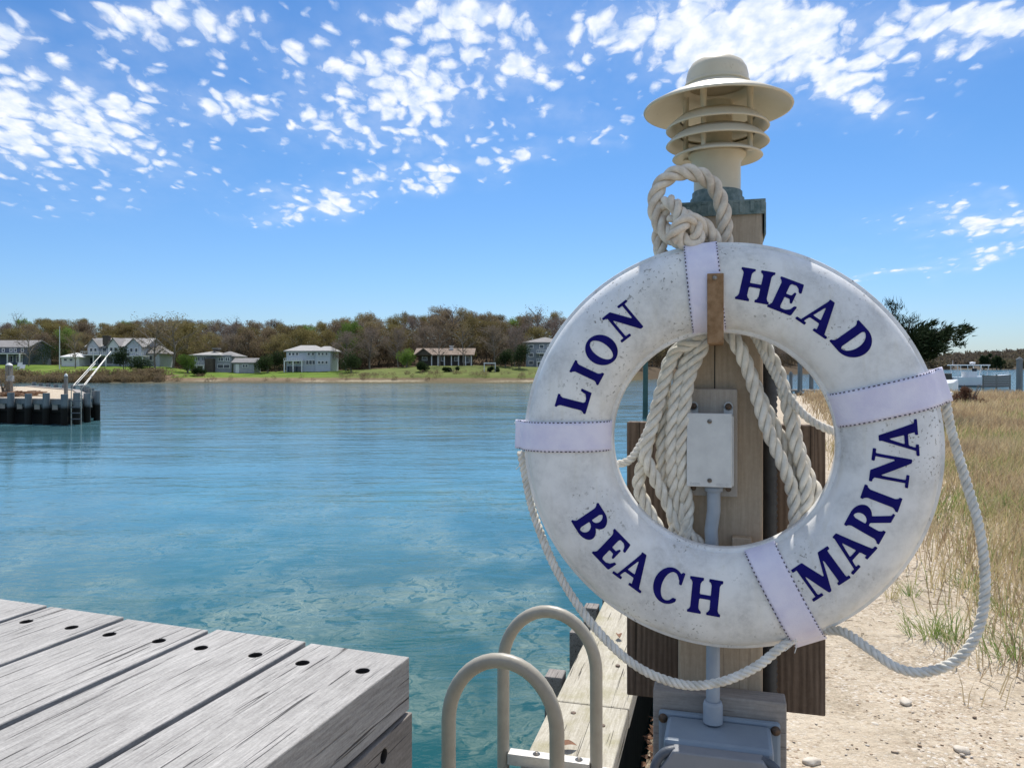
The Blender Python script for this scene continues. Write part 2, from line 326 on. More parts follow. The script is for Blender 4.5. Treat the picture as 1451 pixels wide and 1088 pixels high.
# ------------------------------------------------------------------ water
def build_water():
    m, t, b = mat('bay_water', (.03,.16,.19), .06)
    geo = N(t, 'ShaderNodeNewGeometry'); P = geo.outputs['Position']
    sp = N(t, 'ShaderNodeSeparateXYZ', {0: P}); x, y, z = sp.outputs
    def vm(sx, sy, rot=0):
        mp = N(t, 'ShaderNodeMapping', {0: P}); mp.inputs['Scale'].default_value = (sx, sy, 1); mp.inputs['Rotation'].default_value = (0,0,rot); return mp.outputs[0]
    # the bottom near the bulkhead: pale sand and weed seen through the water, bent by the ripples
    warp = N(t, 'ShaderNodeTexNoise', {'Vector': vm(1, 1), 'Scale': 1.6, 'Detail': 4.0}).outputs['Color']
    wp_ = N(t, 'ShaderNodeVectorMath', {0: P, 1: N(t, 'ShaderNodeVectorMath', {0: warp, 'Scale': 1.1}, operation='SCALE').outputs[0]}, operation='ADD').outputs[0]
    mpw = N(t, 'ShaderNodeMapping', {0: wp_}); mpw.inputs['Scale'].default_value = (1.0, .62, 1)
    v1 = N(t, 'ShaderNodeTexNoise', {'Vector': mpw.outputs[0], 'Scale': 2.6, 'Detail': 5.0, 'Roughness': .5, 'Distortion': 2.2}).outputs[0]
    ridg = M(t, 'SUBTRACT', 1.0, M(t, 'MULTIPLY', M(t, 'ABSOLUTE', M(t, 'SUBTRACT', v1, .5)), 9.0), clamp=True)
    patch = N(t, 'ShaderNodeMapRange', {0: noi(t, vm(.55, .38), 1.0, 3), 1: .42, 2: .60, 3: 0.0, 4: 1.0}).outputs[0]
    dist = M(t, 'SQRT', M(t, 'ADD', M(t, 'MULTIPLY', x, x), M(t, 'MULTIPLY', y, y)))
    near = N(t, 'ShaderNodeMapRange', {0: dist, 1: 9.0, 2: 24.0, 3: 1.0, 4: 0.0}).outputs[0]
    blot = N(t, 'ShaderNodeMapRange', {0: v1, 1: .50, 2: .66, 3: 0.0, 4: .8}).outputs[0]
    pf = M(t, 'MULTIPLY', M(t, 'MULTIPLY', M(t, 'MAXIMUM', M(t, 'MULTIPLY', ridg, .65), blot), patch), M(t, 'MULTIPLY', near, .95))
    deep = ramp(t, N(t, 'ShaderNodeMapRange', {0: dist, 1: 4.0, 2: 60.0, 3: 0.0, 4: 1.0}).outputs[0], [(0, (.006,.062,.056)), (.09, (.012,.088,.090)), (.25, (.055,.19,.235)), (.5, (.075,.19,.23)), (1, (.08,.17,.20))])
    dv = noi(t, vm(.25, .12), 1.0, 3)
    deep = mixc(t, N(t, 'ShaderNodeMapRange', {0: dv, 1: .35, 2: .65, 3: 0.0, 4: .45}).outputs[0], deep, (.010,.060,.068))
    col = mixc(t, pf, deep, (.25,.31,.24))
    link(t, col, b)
    # ripples: several scales, coarser ones further out
    r1 = noi(t, vm(3.0, 5.0, .1), 1.0, 4, .6, .6)
    r2 = noi(t, vm(.7, 1.8, -.15), 1.0, 4, .6, .6)
    r3 = noi(t, vm(.14, .5, .1), 1.0, 4, .6, .3)
    cat = noi(t, vm(.025, .10, .05), 1.0, 4, .6)
    calm = N(t, 'ShaderNodeMapRange', {0: cat, 1: .42, 2: .60, 3: .35, 4: 1.6}).outputs[0]
    far = N(t, 'ShaderNodeMapRange', {0: dist, 1: 8.0, 2: 50.0, 3: 0.0, 4: 1.0}).outputs[0]
    far2 = N(t, 'ShaderNodeMapRange', {0: dist, 1: 45.0, 2: 110.0, 3: 0.0, 4: .55}).outputs[0]
    b1 = N(t, 'ShaderNodeBump', {'Height': r3, 'Strength': M(t, 'ADD', far2, M(t, 'MULTIPLY', far, M(t, 'MULTIPLY', calm, .42)), clamp=True), 'Distance': .40})
    b2 = N(t, 'ShaderNodeBump', {'Height': r2, 'Strength': M(t, 'MULTIPLY', calm, .42, clamp=True), 'Distance': .07, 'Normal': b1.outputs[0]})
    b3 = N(t, 'ShaderNodeBump', {'Height': r1, 'Strength': .32, 'Distance': .016, 'Normal': b2.outputs[0]})
    t.links.new(b3.outputs[0], b.inputs['Normal'])
    b.inputs['IOR'].default_value = 1.34
    mb = MB()
    xs = [-1500, -60, -20, 0, 20, 60, 1500]; ysl = [-60, -5, 5, 20, 60, 140, 300, 3000]
    nx = len(xs)
    mb.add([(X, Y, 0) for Y in ysl for X in xs], [(j*nx+i, j*nx+i+1, (j+1)*nx+i+1, (j+1)*nx+i) for j in range(len(ysl)-1) for i in range(nx-1)])
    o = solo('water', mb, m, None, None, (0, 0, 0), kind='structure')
build_water()

# ------------------------------------------------------------------ near land
def hn(x, y, s, seed=0): return mn.noise(Vector((x*s+seed*17.3, y*s-seed*9.1, seed*3.7)))
SANDZ = 1.42
def sand_z(x, y):
    a = x*math.cos(TH)-y*math.sin(TH)
    z = SANDZ+.05*hn(x, y, .6, 1)+.02*hn(x, y, 2.3, 2)+.008*hn(x, y, 9, 3)
    if a < -.12: z -= .28*min(1, (-.12-a)/.22)
    d = math.hypot(x, y)
    z += .06*min(1, max(0, (d-8)/12))*max(0, min(1, (a-2)/4)) - .25*min(1, max(0, (d-25)/25))
    # shore at far end
    sh = 52+5*hn(x, 0, .08, 5)
    if y > sh-6: z -= (min(y, sh+8)-(sh-6))**1.3*.09
    return z
def sand_mat():
    m, t, b = mat('shelly_sand', (.5,.42,.31), .92, 0, .15)
    geo = N(t, 'ShaderNodeNewGeometry'); P = geo.outputs['Position']
    def nn(s, d=4, r=.55): return noi(t, P, s, d, r)
    base = ramp(t, nn(3, 6, .65), [(.3, (.34,.28,.20)), (.5, (.49,.41,.305)), (.7, (.58,.50,.385))])
    vor = N(t, 'ShaderNodeTexVoronoi', {'Vector': P, 'Scale': 62.0, 'Randomness': 1.0}, feature='F1')
    cc = N(t, 'ShaderNodeSeparateColor', {0: vor.outputs['Color']}).outputs
    grav = N(t, 'ShaderNodeMapRange', {0: nn(1.7, 4), 1: .38, 2: .56, 3: .35, 4: 1.0}).outputs[0]
    peb = ramp(t, cc[0], [(0, (.22,.15,.09)), (.12, (.42,.33,.24)), (.5, (.58,.48,.36)), (.8, (.56,.48,.38)), (.95, (.66,.60,.52))])
    pm = M(t, 'MULTIPLY', M(t, 'LESS_THAN', vor.outputs['Distance'], .55), grav)
    col = mixc(t, pm, base, peb)
    deb = N(t, 'ShaderNodeMapRange', {0: nn(26, 5, .7), 1: .56, 2: .64, 3: 0.0, 4: .85}).outputs[0]
    deb = M(t, 'MULTIPLY', deb, N(t, 'ShaderNodeMapRange', {0: nn(.9, 3), 1: .42, 2: .6, 3: .15, 4: 1.0}).outputs[0])
    col = mixc(t, deb, col, (.17,.12,.075))
    link(t, col, b)
    hgt = M(t, 'ADD', M(t, 'ADD', M(t, 'MULTIPLY', nn(9, 6, .65), 1.5), M(t, 'MULTIPLY', nn(60, 4, .6), .35)), M(t, 'MULTIPLY', M(t, 'MULTIPLY', vor.outputs['Distance'], pm), -.25))
    bump(t, b, hgt, .8, .035); return m
MT['sand'] = sand_mat()
def build_sand():
    mb = MB()
    # in the bulkhead's frame: a from -.34 to 120, b from -6 to 62
    As = [-.34]
    st = .05
    while As[-1] < 130: As.append(As[-1]+st); st = min(st*1.045, 4)
    Bs = [-6.0]
    while Bs[-1] < 66:
        d = abs(Bs[-1]-3); Bs.append(Bs[-1]+(.07 if d < 3.5 else min(1.6, .07+(d-3.5)*.06)))
    na = len(As); vs = []
    for b_ in Bs:
        for a in As:
            w = loc2w((a, b_, 0)); vs.append((a, b_, sand_z(w.x, w.y)))
    mb.add(vs, [(j*na+i, j*na+i+1, (j+1)*na+i+1, (j+1)*na+i) for j in range(len(Bs)-1) for i in range(na-1)], True)
    solo('ground', mb, MT['sand'], None, None, (0, 0, 0), TH, kind='structure')
build_sand()

# ------------------------------------------------------------------ bulkhead with timber cap
def build_bulkhead():
    t = thing('bulkhead', 'bleached timber bulkhead capped with wide cracked planks beside the sand', 'bulkhead', (-.52, 3.2, 0), TH)
    joints = [-.6, 1.6, 3.18, 5.9, 9.2, 13, 17, 21.5, 26, 30.5, 35, 40, 45, 50, 55]
    for i in range(len(joints)-1):
        mb = MB(); z0 = 1.6+(.004 if i % 2 else 0)
        dx = .004*(i % 3)
        # gently warped, subdivided plank
        n = 10; b0, b1 = joints[i]+.006, joints[i+1]-.006; vs = []; fs = []
        for k in range(n+1):
            bb = b0+(b1-b0)*k/n; j = .004*hn(bb, i, 1.7, 4); j2 = .005*hn(bb, i, 2.1, 6)
            vs += [(-.675+dx+j, bb, z0-.085), (-.365+dx+j2, bb, z0-.085), (-.365+dx+j2, bb, z0), (-.675+dx+j, bb, z0)]
        for k in range(n):
            o = k*4
            for q in range(4): fs.append((o+q, o+4+q, o+4+(q+1) % 4, o+(q+1) % 4))
        fs += [(0,1,2,3), (n*4+3, n*4+2, n*4+1, n*4)]
        mb.add(vs, fs); o = part('cap_plank', mb, MT['cap'], t, bevel=.008)
    mb = MB(); mb.box(-.615, -.585, -.6, 55, -2, 1.510)
    part('sheeting', mb, MT['piling'], t)
    mb = MB(); mb.box(-.675, -.617, -.6, 55, 1.25, 1.45)
    part('wale', mb, MT['plankside'], t)
    mb = MB(); mb.box(-.583, -.43, -.6, 55, 1.28, 1.508)
    part('inner_wale', mb, MT['plankside'], t)
    # short batten ends standing just outside the cap
    for b_ in (3.42, 4.02, 4.45, 5.2, 6.1, 7.0):
        mb = MB(); mb.box(-.765, -.685, b_, b_+.10, .4, 1.60)
        part('batten', mb, MT['plankside'], t, bevel=.005)
    for a, b_ in ((-.50, 2.60), (-.44, 3.0), (-.46, 3.62), (-.57, 3.08)):
        mb = MB(); mb.tube([(a, b_, 1.595), (a, b_, 1.607)], .011, 10); part('bolt', mb, MT['darksteel'], t)
    # leaves blown on the cap
    for a, b_, r, k in ((-.535, 2.78, .036, .4), (-.50, 3.98, .030, 1.8)):
        mb = MB(); vs = []
        for i in range(11):
            u = i/10; w = math.sin(math.pi*u)*.35
            for sgn in (-1, 0, 1):
                x = (u-.5)*2*r; y = sgn*w*r*1.5
                vs.append((a+x*math.cos(k)-y*math.sin(k), b_+x*math.sin(k)+y*math.cos(k), 1.616+.012*abs(sgn)*w*2+.008*math.sin(u*3)))
        mb.add(vs, [(i*3+j, i*3+j+1, i*3+j+4, i*3+j+3) for i in range(10) for j in range(2)], True)
        lab = 'curled rust brown dry leaf near the ladder on the cap' if k < 1 else 'small brown leaf further along the timber cap beside the far rail'
        solo('dry_leaf', mb, MT['leaf'], lab, 'leaf', (a, b_, 1.61), TH)
build_bulkhead()

# ------------------------------------------------------------------ raised timber platform
TD = math.atan(389.5/F)
def build_platform():
    hd = .62; zt = H-hd
    P0 = wp(580, 930, hd*F/(930-HY))
    # frame rotated by TD
    c, s = math.cos(TD), math.sin(TD)
    a0 = P0.x*c-P0.y*s; b0 = P0.x*s+P0.y*c
    t = thing('timber_platform', 'weathered grey plank platform with sunken bolt holes over the water', 'platform', (a0-.8, b0-1, 0), TD)
    pitch, gap, th = .262, .019, .112
    ends = [0, .006, -.004, .003, .008, 0, .004, -.005]
    for i in range(8):
        mb = MB(); a1 = a0-i*pitch; aa = a1-pitch+gap
        n = 24; vs = []; fs = []
        L0, L1 = b0-3.2, b0+ends[i]
        for k in range(n+1):
            bb = L0+(L1-L0)*(k/n)
            j = .0022*hn(bb, i, 3.1, 7); j2 = .0022*hn(bb, i, 3.7, 8); zz = .0015*hn(bb, i, 2.0, 9)
            vs += [(aa+j, bb, zt-th), (a1+j2, bb, zt-th), (a1+j2, bb, zt+zz), (aa+j, bb, zt+zz)]
        for k in range(n):
            o_ = k*4
            for q in range(4): fs.append((o_+q, o_+4+q, o_+4+(q+1) % 4, o_+(q+1) % 4))
        fs += [(0,1,2,3), (n*4+3, n*4+2, n*4+1, n*4)]
        mb.add(vs, fs)
        pk = part('plank', mb, MT['plank'], t)
        bmx = bmesh.new(); bmx.from_mesh(pk.data); bmesh.ops.recalc_face_normals(bmx, faces=bmx.faces); bmx.to_mesh(pk.data); bmx.free()
        holes = [(a1-.055, b0-.10), (a1-.195, b0-.105)]
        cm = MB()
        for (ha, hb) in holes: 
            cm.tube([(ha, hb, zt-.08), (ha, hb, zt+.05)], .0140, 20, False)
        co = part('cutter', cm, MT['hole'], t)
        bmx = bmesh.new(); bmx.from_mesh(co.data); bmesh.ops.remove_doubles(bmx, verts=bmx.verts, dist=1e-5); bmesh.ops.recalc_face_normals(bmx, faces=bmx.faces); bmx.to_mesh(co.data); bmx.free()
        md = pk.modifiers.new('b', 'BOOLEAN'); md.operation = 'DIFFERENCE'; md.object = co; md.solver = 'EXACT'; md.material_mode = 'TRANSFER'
        bpy.context.view_layer.update()
        me = bpy.data.meshes.new_from_object(pk.evaluated_get(bpy.context.evaluated_depsgraph_get()))
        pk.modifiers.clear(); pk.data = me; bpy.data.objects.remove(co)
        bev(pk, .003)
        for (ha, hb) in holes:
            mb = MB(); mb.tube([(ha+.002, hb, zt-.0799), (ha+.002, hb, zt-.066)], .0085, 6, False); part('bolt', mb, MT['darksteel'], t)
    # side beams below the planks
    z1 = zt-th-.006
    for i, (hgt, da) in enumerate(((.20, .004), (.2, -.006), (.2, 0), (.2, .003))):
        mb = MB(); mb.box(a0-.11+da, a0+da+.002, b0-3.2, b0+.004, z1-hgt, z1)
        pb = part('side_beam', mb, MT['plankside'], t)
        if i == 0:
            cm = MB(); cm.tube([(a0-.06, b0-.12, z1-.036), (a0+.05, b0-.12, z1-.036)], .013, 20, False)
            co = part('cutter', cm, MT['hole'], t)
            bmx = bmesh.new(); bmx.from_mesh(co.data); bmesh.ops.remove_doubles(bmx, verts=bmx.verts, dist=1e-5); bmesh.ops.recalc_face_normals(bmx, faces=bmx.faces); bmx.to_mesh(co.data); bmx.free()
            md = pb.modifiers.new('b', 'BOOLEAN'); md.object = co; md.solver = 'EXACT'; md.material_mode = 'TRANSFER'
            bpy.context.view_layer.update()
            me = bpy.data.meshes.new_from_object(pb.evaluated_get(bpy.context.evaluated_depsgraph_get()))
            pb.modifiers.clear(); pb.data = me; bpy.data.objects.remove(co)
            mb = MB(); mb.tube([(a0-.0599, b0-.12, z1-.037), (a0-.048, b0-.12, z1-.037)], .009, 6, False); part('bolt', mb, MT['darksteel'], t)
        bev(pb, .004); z1 -= hgt+.006
    for (aa, bb) in ((a0-.30, b0-.25), (a0-1.9, b0-.25), (a0-.30, b0-2.9), (a0-1.9, b0-2.9)):
        mb = MB(); mb.tube([(aa, bb, -3), (aa, bb, zt-th-.003)], .13, 18); part('piling', mb, MT['piling'], t)
    for bb in (b0-.30, b0-2.8):
        mb = MB(); mb.box(a0-2.08, a0-.112, bb-.35, bb-.23, zt-th-.26, zt-th-.002); part('joist', mb, MT['plankside'], t)
build_platform()

# ------------------------------------------------------------------ ladder
def build_ladder():
    t = thing('dock_ladder', 'tan metal dock ladder with two arched hand rails on the bulkhead', 'ladder', (-.6, 2.4, 1.6), TH)
    for (am, b_, zt, hw) in ((-.611, 2.166, 2.146, .163), (-.574, 2.64, 2.146, .165)):
        pts = [(am-hw, b_, -.5), (am-hw, b_, .8), (am-hw, b_, 1.6), (am-hw, b_, zt-hw-.03)]
        for k in range(1, 20):
            a = math.pi*k/20; pts.append((am-hw*math.cos(a), b_, zt-hw-.03+(hw+.03)*math.sin(a)))
        pts += [(am+hw, b_, zt-hw-.03), (am+hw, b_, 1.85), (am+hw, b_, 1.602)]
        mb = MB(); mb.tube(pts, .0215, 18); part('hand_rail', mb, MT['ladder'], t)
        mb = MB(); mb.box(am+hw-.045, am+hw+.045, b_-.04, b_+.04, 1.6045, 1.612); part('foot_plate', mb, MT['ladderflat'], t, bevel=.002)
        mb = MB(); mb.box(am-hw+.02, am+hw-.02, b_-.022, b_+.022, 1.6045, 1.645); part('cross_bar', mb, MT['ladderflat'], t, bevel=.003)
        for k in (-.045, .105):
            mb = MB(); mb.lathe([(.0, .0075), (.006, .007), (.0075, .002), (.013, .0018), (.0135, 0)][::-1], (am+k, b_, 1.6455), 16); part('bolt', mb, MT['screw'], t)
    for z in (1.3, 1.0, .7, .4, .1):
        mb = MB(); mb.box(-.81, -.75, 2.18, 2.63, z-.02, z+.015); part('rung', mb, MT['ladder'], t)
build_ladder()

# ------------------------------------------------------------------ light post
PF = 1.63; PW = .083
post = thing('post', 'square timber post standing on the sand behind the life ring', 'post', (0, PF+PW, 1.42), TH)
def build_post():
    mb = MB()
    zt = 3.325; n = 14; vs = []; fs = []
    for k in range(n+1):
        z = 1.2+(zt-1.2)*k/n
        j = .0012*hn(z, 0, 2, 3)
        vs += [(-PW+j, PF, z), (PW+j, PF, z), (PW+j, PF+2*PW, z), (-PW+j, PF+2*PW, z)]
    for k in range(n):
        for q in range(4): fs.append((k*4+q, k*4+(q+1) % 4, k*4+4+(q+1) % 4, k*4+4+q))
    fs += [(3,2,1,0), (n*4, n*4+1, n*4+2, n*4+3)]
    mb.add(vs, fs); part('post_shaft', mb, MT['post'], post, bevel=.006)
    # long drying check up the middle of the face
    mb = MB(); pts = [(-.010+.0012*hn(z/10., 3, 3, 2), PF-.0006, z/10.) for z in range(26, 33)]
    for i in range(len(pts)-1):
        w0 = .0011
        mb.add([(pts[i][0]-w0, pts[i][1], pts[i][2]), (pts[i][0]+w0, pts[i][1], pts[i][2]), (pts[i+1][0]+w0, pts[i+1][1], pts[i+1][2]), (pts[i+1][0]-w0, pts[i+1][1], pts[i+1][2])], [(0,1,2,3)])
    part('drying_crack', mb, MT['hole'], post)
    mb = MB(); mb.box(-PW-.005, PW+.005, PF-.006, PF+2*PW+.006, 3.3265, 3.333)
    mb.box(-PW-.005, PW+.005, PF-.006, PF-.0025, 3.303, 3.3265)
    mb.box(PW+.0025, PW+.006, PF-.0024, PF+2*PW+.006, 3.262, 3.3265)
    mb.box(-PW-.006, -PW-.0025, PF-.0024, PF+2*PW+.006, 3.30, 3.3265)
    for k in range(9):
        x = -PW+2*PW*k/8; mb.box(x-.004, x+.004, PF-.008, PF-.0062, 3.306+.004*rng.random(), 3.331)
    part('metal_cap', mb, MT['verdigris'], post, bevel=.0015)
    # two boards fixed behind the post
build_post()
def build_panel():
    t = thing('backing_boards', 'pair of dark brown upright boards fixed behind the post', 'boards', (0, 1.80, 2.24), TH)
    D = 1.80
    for (x0, x1, lab) in ((-.208, .003, None), (.007, .221, None)):
        mb = MB(); mb.box(x0, x1, D, D+.038, 2.24, 2.87); part('board', mb, MT['panel'], t, bevel=.003)
build_panel()
def build_lamp():
    c = (-.006, PF+PW, 0)
    t = thing('bollard_light', 'cream metal bollard light with wide brim hat and three louvres on the post', 'light', (c[0], c[1], 3.333), TH)
    def zz(py): return H+(HY-py)*.001494
    mb = MB(); mb.lathe([(.056, 0), (.056, .020), (.052, .024), (.052, .034), (.050, .036)], (c[0], c[1], 3.3335), 40)
    part('collar', mb, MT['verdigris'], t)
    mb = MB(); mb.lathe([(.0485, 3.345), (.0485, 3.430), (.060, 3.445), (.060, 3.450), (.0455, 3.452)], (c[0], c[1], 0), 64); part('stem', mb, MT['lamp'], t)
    def cone(r0, z0, r1, z1, nm):
        mb = MB(); th = .003
        mb.lathe([(r1, z1-th), (r1*.5+r0*.5, (z0+z1)/2-th+.003), (r0-.001, z0-.002), (r0+.0015, z0), (r0, z0+.003), (r1*.5+r0*.5, (z0+z1)/2+th*.6+.003), (r1, z1+th), (r1-.001, z1)], (c[0], c[1], 0), 72); part(nm, mb, MT['lamp'], t)
    cone(.106, zz(181), .078, zz(181)+.024, 'louvre'); cone(.106, zz(203), .078, zz(203)+.024, 'louvre')
    cone(.0925, zz(222), .046, zz(222)+.020, 'louvre')
    zb = zz(154)
    hat = [(.058, zb+.050), (.062, zb+.042), (.078, zb+.034), (.12, zb+.016), (.150, zb-.001), (.1535, zb-.002), (.155, zb+.001), (.153, zb+.004), (.12, zb+.022), (.080, zb+.040), (.067, zb+.048), (.0655, zb+.054), (.0645, zb+.070), (.0615, zb+.084), (.054, zb+.097), (.040, zb+.106), (.020, zb+.111), (.0, zb+.112)]
    mb = MB(); mb.lathe(hat, (c[0], c[1], 0), 80); part('hat', mb, MT['lamp'], t)
    mb = MB(); mb.lathe([(.0665, 0), (.068, .001), (.068, .006), (.0660, .007)], (c[0], c[1], zb+.050), 64); part('hat_band', mb, MT['lamp'], t)
    for k in range(4):
        a = R(-112+90*k); x, y = c[0]+.0715*math.cos(a), c[1]+.0715*math.sin(a)
        mb = MB(); z0, z1 = zz(222)+.005, zb+.040
        mb.tube([(x, y, z0), (x, y, z0+.02), (x, y, zz(203)), (x, y, zz(181)), (x, y, z1)], [.0060, .0048, .0062, .0052, .0075], 10); part('standoff', mb, MT['lamp'], t)
    mb = MB(); mb.lathe([(.030, 3.45), (.030, 3.56), (.0, 3.57)], (c[0], c[1], 0), 24); part('lamp_tube', mb, MT['lamp'], t)
build_lamp()

# ------------------------------------------------------------------ life ring
RC = Vector((.001, 1.52, 2.851)); RM, HW, HD, EX = .2915, .0835, .056, 2.25
ring = thing('life_ring', 'large white life ring with navy LION HEAD BEACH MARINA lettering hung on the post', 'life ring', tuple(RC), TH)
def sec(th, off=0):
    c, s = math.cos(th), math.sin(th)
    x = math.copysign(abs(c)**(2/EX), c)*(HW+off); y = math.copysign(abs(s)**(2/EX), s)*(HD+off)
    return RM+x, -y                       # rho, b  (positive sin -> towards the camera)
def surf(rho, off=0):
    u = min(.9999, abs((rho-RM)/(HW+off))); return -(HD+off)*(1-u**EX)**(1/EX)
def rlift(rho): return .0085*max(0, min(1, 1-(rho-(RM-HW))/(2*HW)))     # the hole sits a touch high in the casting
def ringpt(rho, phi, b): return (RC.x+rho*math.cos(phi), RC.y+b, RC.z+rho*math.sin(phi)+rlift(rho))
def build_ring():
    mb = MB(); prof = []
    n = 64
    for i in range(n+1):
        th = 2*math.pi*i/n
        if i in (0, n):
            prof += [(RM+HW-.001, .014), (RM+HW+.0048, .0125), (RM+HW+.0055, .011), (RM+HW+.0055, -.008), (RM+HW+.0045, -.0095), (RM+HW-.002, -.0105)] if i == 0 else []
        elif i == n//2:
            prof += [(RM-HW+.002, -.0125), (RM-HW-.0045, -.0115), (RM-HW-.0055, -.010), (RM-HW-.0055, .012), (RM-HW-.0045, .0135), (RM-HW+.001, .015)]
        else:
            x, y = sec(th)
            if abs(y) < .016: continue
            prof.append((x, y))
    prof.append(prof[0])
    mb.lathe(prof, tuple(RC), 160, axis='y')
    mb.v = [(x, y, z+rlift(math.hypot(x-RC.x, z-RC.z))) for x, y, z in mb.v]
    o = part('ring_body', mb, MT['ring'], ring)
    m = o.modifiers.new('e', 'EDGE_SPLIT'); m.split_angle = R(50)
build_ring()
# glyphs drawn as signed distance shapes
def poly_sdf(px, py, P):
    d = 1e9; s = 1.0; n = len(P); j = n-1
    for i in range(n):
        ex, ey = P[j][0]-P[i][0], P[j][1]-P[i][1]; wx, wy = px-P[i][0], py-P[i][1]
        q = max(0, min(1, (wx*ex+wy*ey)/(ex*ex+ey*ey))); bx, by = wx-ex*q, wy-ey*q
        d = min(d, bx*bx+by*by)
        c1, c2, c3 = py >= P[i][1], py < P[j][1], ex*wy > ey*wx
        if (c1 and c2 and c3) or (not c1 and not c2 and not c3): s = -s
        j = i
    return s*math.sqrt(d)
def rect(x0, y0, x1, y1): return [(x0,y0),(x1,y0),(x1,y1),(x0,y1)]
def ell(px, py, cx, cy, rx, ry): 
    k = math.hypot((px-cx)/rx, (py-cy)/ry); return (k-1)*min(rx, ry)
sH = .075
def stem(x0, x1, bot=True, top=True, ov=.085):
    P = [rect(x0, 0, x1, 1)]
    if bot: P += [rect(x0-ov, 0, x1+ov, sH), [(x0-ov*.6, sH*.9), (x1+ov*.6, sH*.9), (x1, .16), (x0, .16)]]
    if top: P += [rect(x0-ov, 1-sH, x1+ov, 1), [(x0, .84), (x1, .84), (x1+ov*.6, 1-sH*.9), (x0-ov*.6, 1-sH*.9)]]
    return P
def glyph(ch):
    U = []; extra = None
    if ch == 'I': U = stem(.09, .33); w = .42
    if ch == 'L': U = stem(.09, .33)+[rect(.3, 0, .70, .10), [(.45, .09), (.70, 0), (.76, .33), (.69, .33), (.62, .16)]]; w = .76
    if ch == 'H': U = stem(.09, .32)+stem(.66, .89)+[rect(.3, .44, .7, .55)]; w = .98
    if ch == 'E': U = stem(.09, .33)+[rect(.3, 0, .70, .10), rect(.3, .9, .68, 1), [(.5, .09), (.72, 0), (.78, .30), (.71, .30), (.64, .17)], [(.5, .91), (.69, 1), (.73, .72), (.66, .72), (.60, .84)], rect(.3, .46, .56, .56), [(.48, .5), (.55, .34), (.60, .34), (.60, .68), (.55, .68)]]; w = .78
    if ch == 'N': U = [rect(.13, 0, .21, .95), rect(0, 0, .36, sH), rect(.74, .05, .82, 1), rect(.60, 1-sH, .95, 1), [(0, 1-sH), (0, 1), (.31, 1), (.82, .24), (.82, -.02), (.72, -.02), (.13, .88), (.06, 1-sH)]]; w = .95
    if ch == 'A': U = [[(.10, 0), (.175, 0), (.50, .90), (.43, 1.0)], [(.40, 1.02), (.56, 1.02), (.94, 0), (.68, 0)], rect(.24, .27, .74, .36), rect(-.02, 0, .30, sH), rect(.58, 0, 1.02, sH)]; w = 1.0
    if ch == 'M': U = [rect(.13, 0, .21, .95), rect(0, 0, .34, sH), rect(0, 1-sH, .2, 1), rect(1.18-.24, 0, 1.18, 1), rect(.86, 0, 1.27, sH), rect(1.0, 1-sH, 1.27, 1), [(.10, 1), (.37, 1), (.70, .30), (.60, -.02), (.52, -.02)], [(.52, -.02), (.60, -.02), (1.0, 1), (.93, 1), (.56, .14)]]; w = 1.27
    if ch == 'D':
        U = stem(.09, .33)
        extra = lambda x, y: max(max(ell(x, y, .38, .5, .50, .5), -max(ell(x, y, .36, .5, .27, .41), .33-x)), .25-x); w = .9
    if ch == 'O': extra = lambda x, y: max(ell(x, y, .47, .5, .46, .52), -ell(x, y, .47, .5, .22, .43)); w = .94
    if ch == 'C':
        U = [[(.74, .66), (.81, .66), (.81, 1.0), (.74, 1.0), (.68, .90)]]
        extra = lambda x, y: max(ell(x, y, .46, .5, .45, .52), -ell(x, y, .50, .5, .25, .43), -max(.60-x, abs(y-.5)-.27), x-.80); w = .86
    if ch == 'B':
        U = stem(.09, .33)
        def extra(x, y):
            a = max(ell(x, y, .38, .74, .36, .26), -max(ell(x, y, .36, .74, .165, .18), .33-x), .2-x)
            b = max(ell(x, y, .40, .28, .42, .28), -max(ell(x, y, .37, .28, .20, .195), .33-x), .2-x)
            return min(a, b)
        w = .82
    if ch == 'R':
        U = stem(.09, .33)+[[(.40, .50), (.58, .54), (.90, .06), (.97, .06), (.97, 0), (.72, 0)]]
        extra = lambda x, y: max(ell(x, y, .40, .73, .40, .27), -max(ell(x, y, .37, .73, .18, .185), .33-x), .2-x); w = .95
    def f(x, y):
        d = min((poly_sdf(x, y, P) for P in U), default=9)
        if extra: d = min(d, extra(x, y))
        return d-.006
    return f, w
GC = {}
def glyph_cells(ch, n=34):
    if ch in GC: return GC[ch]
    f, w = glyph(ch); h = 1/n; x0, y0 = -.06, -.06; nx, ny = int((w+.12)/h)+1, int(1.12/h)+1
    g = [[f(x0+i*h, y0+j*h) for i in range(nx+1)] for j in range(ny+1)]
    polys = []
    for j in range(ny):
        for i in range(nx):
            c = [(x0+i*h, y0+j*h, g[j][i]), (x0+(i+1)*h, y0+j*h, g[j][i+1]), (x0+(i+1)*h, y0+(j+1)*h, g[j+1][i+1]), (x0+i*h, y0+(j+1)*h, g[j+1][i])]
            if all(q[2] > 0 for q in c): continue
            pts = []
            for k in range(4):
                A, B = c[k], c[(k+1) % 4]
                if A[2] <= 0: pts.append((A[0], A[1]))
                if (A[2] <= 0) != (B[2] <= 0):
                    u = A[2]/(A[2]-B[2]); pts.append((A[0]+(B[0]-A[0])*u, A[1]+(B[1]-A[1])*u))
            if len(pts) > 2: polys.append(pts)
    GC[ch] = (polys, w); return GC[ch]
